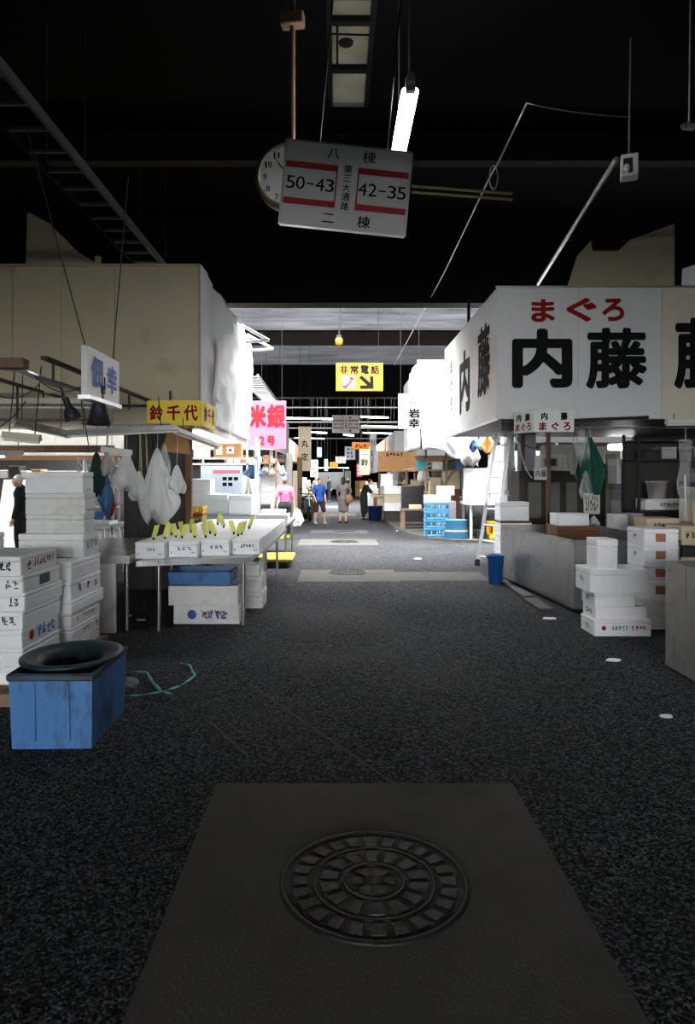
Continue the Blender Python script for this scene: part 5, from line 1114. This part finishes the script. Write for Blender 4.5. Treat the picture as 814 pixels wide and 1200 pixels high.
# ------------------------------------------------------------------ far stalls on both sides of the aisle
# right: white boxes in front of the seated worker, wooden bench, cardboard stall
K2 = .07
for k in range(3): foam_box(2.0+.62*k, 24.6, 0, .58, .5, .42, 'black crate at the foot of the far white box wall', mat=blackboard, group='black crates under the far box wall', name='storage_crate', cat='crate')
for r in range(3):
    for k in range(3-(r == 2)):
        foam_box(1.98+.64*k, 24.6, .42+.30*r, .60, .5, .29, ['white foam box in the low wall facing the person in grey', 'white foam box in the low wall facing the person in grey', 'white foam box along the top of the low wall'][r], group='foam boxes of the far low wall', mat=cardpale if (k+r) % 2 else foam)
foam_box(1.78, 24.7, 1.32, .42, .45, .42, 'single upright white box on the low wall'); foam_box(2.9, 24.7, 1.32, .5, .4, .22, 'pale carton on the low wall', mat=cardpale)
t = thing('wooden_bench', 'rough wooden bench standing at the kerb before the box wall', 'bench', (2.15, 20.6, K2)); t.location.x = 2.35
MB().box(-.45, .45, -.25, .25, .55, .60, .006).build('top', woodgrey, t)
for x in (-.38, .38):
    for y in (-.18, .18): MB().box(x-.05, x+.05, y-.05, y+.05, 0, .55, .004).build('leg', woodgrey, t)
MB().box(-.38, .38, -.02, .02, .15, .2).build('stretcher', woodgrey, t)
foam_box(2.35, 20.6, K2+.60, .36, .3, .12, 'pale carton lying on the wooden bench', mat=cardpale); foam_box(2.45, 22.3, K2, .7, .5, 1.25, 'black metal cabinet behind the wooden bench', mat=blackplastic, name='metal_cabinet', cat='cabinet')
stack(2.95, 20.7, K2, [(.34, .36, .22, 0, 0, None, ()) for _ in range(7)], 'slim pale pile behind the blue crates', mat=cardpale, look='pale carton')
foam_box(3.4, 20.6, K2, .5, .5, 1.2, 'brown wooden cabinet behind the slim carton pile', mat=wood, name='wooden_cabinet', cat='cabinet')
stack(3.42, 20.6, K2+1.2, [(.48, .5, .3, 0, 0, None, ()), (.46, .5, .28, 0, 0, None, ())], 'pile on the brown cabinet', mat=cardpale, look='pale carton')
hang_bag('grey sack hanging above the slim carton pile', W(496, 549, 20.2), .34, .42, greycloth, 51, name='sack', sharp=.4, hook=.9)
t = thing('stall_board', 'big brown cardboard stall board above the far right stalls', 'board', W(465, 541, 27)); MB().box(-.75, .75, -.05, .05, -.40, .42, .01).build('sheet', card, t); MB().box(-.92, -.76, -.04, .3, -.42, .42).build('side_sheet', foam_grey, t)
smudge(t, -.1, -.054, .28, .7, .16, ink, 5, 8)
for x in (-.7, .7): MB().box(x-.03, x+.03, .05, .11, -2.24, .4).build('post', woodgrey, t)
t = thing('awning', 'pale sloping awning board beside the brown stall board', 'awning', W(490, 545, 24)); MB().hexa([(-.5, -.5, -.18), (.55, -.5, -.02), (.55, .5, -.02), (-.5, .5, -.18)], [(-.5, -.5, -.14), (.55, -.5, .02), (.55, .5, .02), (-.5, .5, -.14)]).build('sheet', cardpale, t)
for x in (-.45, .5): MB().box(x-.03, x+.03, -.4, -.34, -t.location.z+K2, -.1).build('post', woodgrey, t)
# counter the dark clothed person leans over
t = thing('market_counter', 'pale counter the dark clothed person leans over', 'counter', (1.62, 26.2, 0)); MB().box(-.30, .35, -.3, .3, .86, .94, .01).build('top', cardpale, t); MB().box(-.1, .33, -.25, .25, 0, .86, .01).build('body', cardpale, t)
o = bucket('plastic_tub', 'navy blue tub on the ground beside the dark clothed person', 1.42, 25.6, 0, .24, .27, .55, pm('navy_plastic', C(35, 60, 110), .45), 'tub', False)
# seated worker's table clutter
r = random.Random(4)
def clutter(side, y0, y1, n, x0, x1, where, grp):
    for k in range(n):
        y = y0+(y1-y0)*(k+.5)/n; x = side*r.uniform(x0, x1); sx, sy = r.uniform(.35, .6), r.uniform(.35, .5)
        m = r.choice([foam, foam, foam, cardpale, card, foam_grey]); z = 0; nm = {'foam_white': 'white foam box', 'pale_cardboard': 'pale carton', 'cardboard': 'brown carton', 'foam_grey': 'grey foam box'}[m.name]
        for q in range(r.randint(2, 6)):
            h = r.uniform(.16, .32); foam_box(x, y, z, sx, sy, h, '%s piled in %s' % (nm, where), mat=m, group=grp+', '+nm, lid=True); z += h
clutter(1, 27.5, 45, 16, 1.9, 3.0, 'the far right stalls', 'goods in the far right stalls')
clutter(-1, 27.0, 45, 16, 1.9, 3.0, 'the far left stalls', 'goods in the far left stalls')
clutter(1, 46, 64, 12, 1.7, 3.2, 'the farthest right stalls', 'goods in the farthest right stalls')
clutter(-1, 46, 64, 12, 1.7, 3.2, 'the farthest left stalls', 'goods in the farthest left stalls')
def stall_row(side, y, label, m):
    t = thing('market_stall', label, 'stall', (side*4.4, y, 0))
    for x in (-1.1, 1.1):
        for yy in (-2.2, 2.2): MB().box(x-.05, x+.05, yy-.05, yy+.05, 0, 2.5).build('post', woodgrey, t)
    MB().box(-2.1 if side > 0 else -1.3, 1.3 if side > 0 else 2.1, -2.4, 2.4, 2.5, 3.5, .01).build('loft', m, t); MB().box(-.9, .9, -2.1, 2.1, .78, .84).build('counter_top', cardpale, t)
    MB().box(-.85 if side < 0 else .75, -.75 if side < 0 else .85, -2.1, 2.1, 0, 2.4).build('back_boards', wallm, t)
    for k in range(5): MB().box(-.8, .8, -2.0+.82*k, -1.94+.82*k, 0, .78).build('counter_leg', woodgrey, t)
stall_row(1, 30, 'nearer far right stall with a pale loft', foam_grey); stall_row(1, 35.5, 'second far right stall with a brown loft', card); stall_row(1, 41, 'third far right stall with a grey loft', foam_grey)
stall_row(-1, 29.5, 'nearer far left stall with a grey loft', foam_grey); stall_row(-1, 35, 'second far left stall with a pale loft', cardpale); stall_row(-1, 40.5, 'third far left stall with a brown loft', wood)
t = thing('screen_wall', 'white lit screen closing the end of the aisle', 'screen', (-1.0, 60, 0)); MB().box(-1.0, 1.6, -.1, .1, .6, 2.1, .02).build('screen', whitepaint, t)
for x in (-1.0, 1.5): MB().box(x, x+.1, -.1, .1, 0, 2.4).build('post', steel_dull, t)
batten('strip lamp over the white screen at the aisle end', (-2.2, 58.6, 2.5), (1.0, 58.6, 2.5), offwhite, True, 4.5)
foam_box(.9, 58, 0, .5, .5, 2.2, 'pale green freezer cabinet beside the white screen', mat=MATS['pale_green_board'], name='freezer_cabinet', cat='cabinet')
# left: fence posts, plants, scooter
for k, (px, d, m, lab) in enumerate(((345, 24.5, cardpale, 'pale square post on the left beyond the person in pink'), (339, 22.0, steel_dull, 'grey steel post beside the dim left stall'), (351, 26.5, woodgrey, 'wooden post under the cream banner'))):
    a = W(px, 0, d).x; o = MB().box(a-.10, a+.10, d-.1, d+.1, 0, 2.4 if k else 1.85, .01).build('post', m); tag(o, lab, 'post')
leafm = pm('foliage_green', C(95, 120, 45), .6, var=.35, scale=12)
def plant(label, x, y, h, n, seed):
    r2 = random.Random(seed); t = thing('potted_plant', label, 'plant', (x, y, 0)); MB().lathe([(.09, 0), (.13, .22), (.14, .22), (.11, .02)], 16).build('pot', wood, t)
    mb = MB()
    for k in range(n):
        z = .2+h*r2.random(); a = r2.uniform(0, 6.3); rr = .06+.22*r2.random(); c = Vector((math.cos(a)*rr, math.sin(a)*rr, z)); u = Vector((r2.uniform(-1, 1), r2.uniform(-1, 1), r2.uniform(-.5, 1))).normalized(); w = u.orthogonal().normalized()
        mb.add([c, c+u*.09+w*.035, c+u*.18, c+u*.09-w*.035], [(0, 1, 2, 3)])
    o = mb.build('leaves', leafm, t); o['kind'] = 'stuff'; MB().cyl((0, 0, .1), (0, 0, .2+h*.8), .012, seg=6).build('stem', wood, t)
plant('leafy potted plant beside the black scooter', -2.0, 26.9, .8, 90, 1); plant('lower potted plant under the cream banner', -1.2, 27.3, .5, 70, 2); plant('tall leafy potted plant behind the scooter', -1.12, 28.9, 1.1, 110, 3)
t = thing('scooter', 'black motor scooter parked on the left of the far aisle', 'scooter', (-1.12, 25.6, 0), math.radians(12))
def wheel(nm, y): MB().lathe([(.14, -.05), (.25, -.05), (.27, 0), (.25, .05), (.14, .05)], 24, cap=True).build(nm, blackplastic, t).rotation_euler = (0, PI/2, 0)
for y in (-.55, .55):
    wheel('wheel', y); t.children[-1].location = (0, y, .27)
MB().caps((0, .5, .55), (0, .05, .52), .17, .14).caps((0, .05, .38), (0, -.3, .36), .12, .10).build('body_shell', blackplastic, t)
MB().caps((0, .62, .80), (0, .08, .78), .13, .12).build('seat', blackplastic, t)
MB().hexa([(-.2, -.40, .30), (.2, -.40, .30), (.16, -.34, .30), (-.16, -.34, .30)], [(-.17, -.34, .95), (.17, -.34, .95), (.14, -.28, .95), (-.14, -.28, .95)]).build('front_shield', blackplastic, t)
for x in (-.07, .07): MB().ell((x, -.42, .84), (.05, .03, .05)).build('headlamp', alu, t)
MB().cyl((0, -.55, .27), (0, -.33, .98), .03, seg=8).build('fork', steel_dull, t); MB().tube([(-.33, -.22, 1.03), (-.12, -.32, 1.0), (.12, -.32, 1.0), (.33, -.22, 1.03)], .018, 8).build('handlebar', blackplastic, t)
for x in (-.3, .3): MB().ell((x, -.30, 1.2), (.07, .02, .05)).build('mirror', blackplastic, t); MB().cyl((x, -.26, 1.04), (x, -.30, 1.16), .008, seg=5).build('mirror_stem', blackplastic, t)
MB().ell((0, -.55, .5), (.09, .2, .08)).build('mudguard', blackplastic, t)
crumple('plastic_bag', 'white shopping bag hanging from the scooter handlebar', 'bag', (-.74, 25.2, .62), .17, bagm, 12, 1.1)

# ------------------------------------------------------------------ people
skin = pm('skin', C(205, 160, 132), .55, var=.04); hairm = pm('dark_hair', C(32, 27, 25), .6, var=.2, scale=40); hairgrey = pm('greying_hair', C(92, 88, 86), .65, var=.25, scale=40)
def remeshed(mb, name, mat, parent, vox, smooth=4):
    me = mb.mesh(name, mat); o = obj(name, me)
    m = o.modifiers.new('r', 'REMESH'); m.mode = 'VOXEL'; m.voxel_size = vox; m.use_smooth_shade = True
    if smooth: q = o.modifiers.new('s', 'SMOOTH'); q.factor = .5; q.iterations = smooth
    dg = bpy.context.evaluated_depsgraph_get(); res = bpy.data.meshes.new_from_object(o.evaluated_get(dg))
    bpy.data.objects.remove(o); bpy.data.meshes.remove(me)
    res.name = name; res.materials.clear(); res.materials.append(mat)
    for p in res.polygons: p.use_smooth = True
    return obj(name, res, parent)
def person(label, loc, rz, h, J, outfit, vox=.011, hair='short', hairmat=None, z_seat=None):
    """J overrides joints (local metres for a 1.7 m figure facing -Y); outfit lists clothing builders"""
    t = thing('person', label, 'person', loc, rz); S = h/1.7
    P = dict(pelvis=(0, 0, .93), waist=(0, .0, 1.08), chest=(0, .01, 1.28), neck=(0, .01, 1.45), head=(0, -.01, 1.585),
             shl=(.175, .01, 1.40), shr=(-.175, .01, 1.40), ell=(.23, .02, 1.12), elr=(-.23, .02, 1.12), wrl=(.25, -.04, .88), wrr=(-.25, -.04, .88),
             hpl=(.09, 0, .90), hpr=(-.09, 0, .90), knl=(.10, -.02, .49), knr=(-.10, -.02, .49), anl=(.10, .02, .09), anr=(-.10, .02, .09))
    P.update(J); P = {k: Vector(v)*S for k, v in P.items()}
    f = Vector((0, -1, 0))
    def torso(mb, e=0):
        mb.caps(P['pelvis']+Vector((.05*S, 0, 0)), P['pelvis']-Vector((.05*S, 0, 0)), .125*S+e, .125*S+e)
        mb.caps(P['pelvis'], P['waist'], .13*S+e, .115*S+e); mb.caps(P['waist'], P['chest'], .12*S+e, .13*S+e)
        mb.caps(P['chest']+(P['shl']-P['chest'])*.45, P['chest']+(P['shr']-P['chest'])*.45, .115*S+e, .115*S+e); mb.caps(P['shl']*.92+P['shr']*.08, P['shr']*.92+P['shl']*.08, .062*S+e, .062*S+e)
    def arm(mb, s, e=0, part=1.0):
        a, b, c = P['sh'+s], P['el'+s], P['wr'+s]
        if part <= .5: b2 = a.lerp(b, part*2); mb.caps(a, b2, .052*S+e, .045*S+e)
        else: mb.caps(a, b, .050*S+e, .040*S+e); mb.caps(b, b.lerp(c, (part-.5)*2), .039*S+e, .028*S+e)
    def leg(mb, s, e=0, part=1.0):
        a, b, c = P['hp'+s], P['kn'+s], P['an'+s]
        if part <= .5: mb.caps(a, a.lerp(b, part*2), .088*S+e, .070*S+e)
        else: mb.caps(a, b, .085*S+e, .056*S+e); mb.caps(b, b.lerp(c, (part-.5)*2), .054*S+e, .036*S+e)
    mb = MB(); torso(mb); mb.caps(P['chest'], P['neck'], .09*S, .052*S); mb.caps(P['neck'], P['head'], .052*S, .05*S)
    hd = P['head']; mb.ell(hd+Vector((0, 0, .02*S)), (.075*S, .092*S, .105*S)); mb.ell(hd+Vector((0, -.025*S, -.045*S)), (.055*S, .062*S, .065*S))
    mb.caps(hd+Vector((0, -.088*S, .015*S)), hd+Vector((0, -.108*S, -.02*S)), .012*S, .016*S)
    for sx in (-1, 1): mb.ell(hd+Vector((sx*.078*S, .005*S, 0)), (.012*S, .022*S, .032*S))
    for s in 'lr':
        arm(mb, s); leg(mb, s)
        w = P['wr'+s]; dv = (w-P['el'+s]).normalized(); sd = dv.cross(f).normalized() if dv.cross(f).length > .1 else Vector((1, 0, 0))
        pc = w+dv*.06*S; mb.caps(w, pc, .027*S, .036*S)
        for k in range(4):
            o_ = f*(k-1.5)*.019*S; mb.caps(pc+o_, pc+o_+dv*(.055+.012*(k in (1, 2)))*S, .010*S, .009*S); mb.caps(pc+o_+dv*.06*S, pc+o_+dv*.085*S-sd*.012*S*(1 if s == 'l' else -1), .009*S, .008*S)
        mb.caps(w+dv*.03*S+f*.03*S, w+dv*.085*S+f*.055*S, .011*S, .009*S)
        an = P['an'+s]; mb.caps(an+Vector((0, .01, -.045*S)), an+Vector((0, -.15*S, -.06*S)), .036*S, .028*S)
    body = remeshed(mb, 'body', skin, t, vox*.8)
    for sx in (-1, 1):
        MB().ell(hd+Vector((sx*.030*S, -.083*S, .02*S)), (.012*S, .010*S, .008*S), 10, 6).build('eye', ink, t)
    MB().ell(hd+Vector((0, -.084*S, -.058*S)), (.024*S, .010*S, .007*S), 10, 6).build('mouth', redcloth, t)
    mb = MB(); mb.ell(hd+Vector((0, .014*S, .036*S)), (.084*S, .094*S, .102*S))
    if hair == 'long': mb.caps(hd+Vector((0, .05*S, .02*S)), hd+Vector((0, .075*S, -.20*S)), .078*S, .055*S)
    elif hair == 'cap': pass
    ho = remeshed(mb, 'hair' if hair != 'cap' else 'cap', hairmat or hairm, t, vox, 2)
    # keep the face free: hair only above the brow or behind the ears
    import bmesh as _b
    bm = _b.new(); bm.from_mesh(ho.data)
    kill = [v for v in bm.verts if (v.co-hd).y < -.02*S and (v.co-hd).z < .065*S]
    _b.ops.delete(bm, geom=kill, context='VERTS'); bm.to_mesh(ho.data); bm.free()
    for nm, kind, mat, a in outfit:
        mb = MB()
        if kind == 'top':
            torso(mb, .014); [arm(mb, s, .014, a) for s in 'lr']; mb.caps(P['chest'], P['neck'], .10*S, .062*S)
        elif kind == 'legs':
            mb.caps(P['pelvis']+Vector((.05*S, 0, 0)), P['pelvis']-Vector((.05*S, 0, 0)), .14*S, .14*S); mb.caps(P['pelvis'], P['waist'], .145*S, .13*S); [leg(mb, s, .02, a) for s in 'lr']
        elif kind == 'dress':
            torso(mb, .016); [arm(mb, s, .015, .4) for s in 'lr']
            q = P['pelvis']; k = P['knl'].lerp(P['knr'], .5); mb.caps(q, k+Vector((0, 0, .02)), .155*S, .13*S); mb.caps(P['hpl'], P['knl'], .12*S, .10*S); mb.caps(P['hpr'], P['knr'], .12*S, .10*S)
        elif kind == 'apron':
            mb.caps(P['waist'], P['pelvis'], .145*S, .155*S); mb.caps(P['pelvis'], P['knl'].lerp(P['knr'], .5)-Vector((0, 0, .15*S)), .16*S, .15*S)
        elif kind == 'shoes':
            for s in 'lr':
                an = P['an'+s]; mb.caps(an+Vector((0, .03*S, -.045*S)), an+Vector((0, -.15*S, -.052*S)), .046*S, .04*S)
        elif kind == 'boots':
            for s in 'lr':
                an = P['an'+s]; mb.caps(an+Vector((0, .03*S, -.04*S)), an+Vector((0, -.15*S, -.05*S)), .048*S, .042*S); mb.caps(an, an.lerp(P['kn'+s], .7), .05*S, .065*S)
        elif kind == 'pack':
            c = P['chest']; mb.caps(c+Vector((0, .19*S, .06*S)), c+Vector((0, .20*S, -.22*S)), .12*S, .13*S)
        elif kind == 'belt':
            mb.caps(P['waist']-Vector((.02, 0, .08*S)), P['waist']-Vector((-.02, 0, .08*S)), .150*S, .150*S)
        remeshed(mb, nm, mat, t, vox)
    return t
pinkshirt = pm('pink_check_shirt', C(226, 110, 150), .8, var=.25, scale=28); navy = pm('navy_cloth_dark', C(28, 30, 42), .85, var=.15); blackcl = pm('black_clothing', C(24, 24, 26), .85, var=.2)
blueshirt = pm('blue_shirt', C(40, 84, 165), .8, var=.1); maroon = pm('maroon_shorts', C(60, 26, 30), .85, var=.15); greydress = pm('grey_dress', C(120, 112, 112), .85, var=.1, scale=20); tan = pm('tan_leather', C(135, 98, 60), .6, var=.15); shoew = pm('white_shoe', C(190, 195, 200), .6, var=.1)
yboot = pm('yellow_rubber', C(230, 190, 40), .4, var=.08)
person('person in a pink checked shirt and yellow boots carrying a white bag', (-1.36, 17.7, 0), PI+.25, 1.60, dict(head=(.0, .01, 1.585), wrl=(.27, -.08, .86), ell=(.25, .04, 1.12), wrr=(-.27, -.02, .86), anl=(.1, .1, .09), anr=(-.1, -.1, .09)),
       [('shirt', 'top', pinkshirt, .42), ('trousers', 'legs', navy, .9), ('boots', 'boots', yboot, 0)], .011, 'short', hairgrey)
hang_bag('white plastic carrier bag held by the person in pink', (-1.04, 17.72, .80), .34, .42, bagm, 61, sharp=.5, hook=.05)
person('person in a blue t-shirt and dark shorts with a black backpack', (-.62, 23.6, 0), .35, 1.56, dict(anl=(.22, .02, .09), anr=(-.16, .06, .09), knl=(.17, -.03, .49), knr=(-.13, 0, .49), wrl=(.20, -.14, .92), wrr=(-.20, -.14, .92)),
       [('t_shirt', 'top', blueshirt, .4), ('shorts', 'legs', maroon, .46), ('shoes', 'shoes', shoew, 0), ('backpack', 'pack', blackcl, 0)], .011)
person('person in a grey dress with long dark hair and a shoulder bag', (.22, 24.1, 0), PI-.3, 1.62, dict(elr=(-.26, -.10, 1.16), wrr=(-.12, -.22, 1.36), anl=(.14, 0, .09), anr=(-.10, .04, .09), wrl=(.24, -.10, .92)),
       [('dress', 'dress', greydress, 0), ('shoes', 'shoes', pm('dark_shoe', C(60, 50, 45), .6), 0)], .011, 'long')
t = thing('shoulder_bag', 'round tan shoulder bag at the hip of the grey dress', 'bag', (.40, 23.88, .86)); o = MB().ell((0, 0, 0), (.15, .07, .17)).build('pouch', tan, t)
MB().tube([(.05, .02, .14), (.02, .16, .40), (-.1, .2, .56)], .012, 6).build('strap', tan, t)
person('person in dark clothes leaning over the pale market counter', (1.02, 26.2, 0), PI/2-.2, 1.62, dict(head=(.02, -.26, 1.50), neck=(.01, -.16, 1.38), chest=(0, -.08, 1.24), shl=(.175, -.1, 1.35), shr=(-.175, -.1, 1.35), ell=(.2, -.28, 1.12), elr=(-.2, -.28, 1.12), wrl=(.12, -.46, .98), wrr=(-.12, -.46, .98)),
       [('jacket', 'top', blackcl, .6), ('trousers', 'legs', blackcl, .95), ('apron', 'apron', navy, 0), ('shoes', 'shoes', blackplastic, 0)], .011)
person('person in black seated and bending over work behind the box wall', (2.32, 25.9, 0), PI/2-.5, 1.66, dict(pelvis=(0, 0, .93), head=(.02, -.22, 1.50), neck=(.01, -.14, 1.38), chest=(0, -.07, 1.24), shl=(.175, -.09, 1.35), shr=(-.175, -.09, 1.35), ell=(.2, -.26, 1.12), elr=(-.2, -.26, 1.12), wrl=(.1, -.44, 1.02), wrr=(-.1, -.44, 1.02)),
       [('shirt', 'top', blackcl, .4), ('trousers', 'legs', blackcl, .95), ('shoes', 'shoes', blackplastic, 0)], .012)
person('person in a dark jacket and white cap working deep in the left stall', (-5.82, 12.6, 0), -PI/2, 1.66, dict(head=(.0, -.08, 1.57)),
       [('jacket', 'top', darkcloth, .95), ('trousers', 'legs', blackcl, .95), ('boots', 'boots', blackplastic, 0)], .012, 'cap', offwhite)
for k, (x, y, rz, m, lab) in enumerate(((-.55, 46, 2.0, navy, 'distant person in navy far down the aisle'), (.75, 50, 1.0, blackcl, 'distant person in black before the white screen'), (-1.3, 42, .5, greydress, 'distant person in grey by the far left stalls'))):
    person(lab, (x, y, 0), rz, 1.65, {}, [('jacket', 'top', m, .9), ('trousers', 'legs', navy, .95), ('shoes', 'shoes', blackplastic, 0)], .02)

# pale bags and cloths hanging along the far stalls
rq = random.Random(9)
for k in range(12):
    y = 27.8+.36*k; x = 2.36+rq.uniform(0, .45); z = 2.0+rq.uniform(-.25, .2)
    hang_bag('pale bag hanging in the far right stalls', (x, y, z), rq.uniform(.22, .4), rq.uniform(.4, .7), [greycloth, bagm, cardpale][k % 3], 70+k, 'pale bags hanging in the far right stalls', hook=2.5-z)
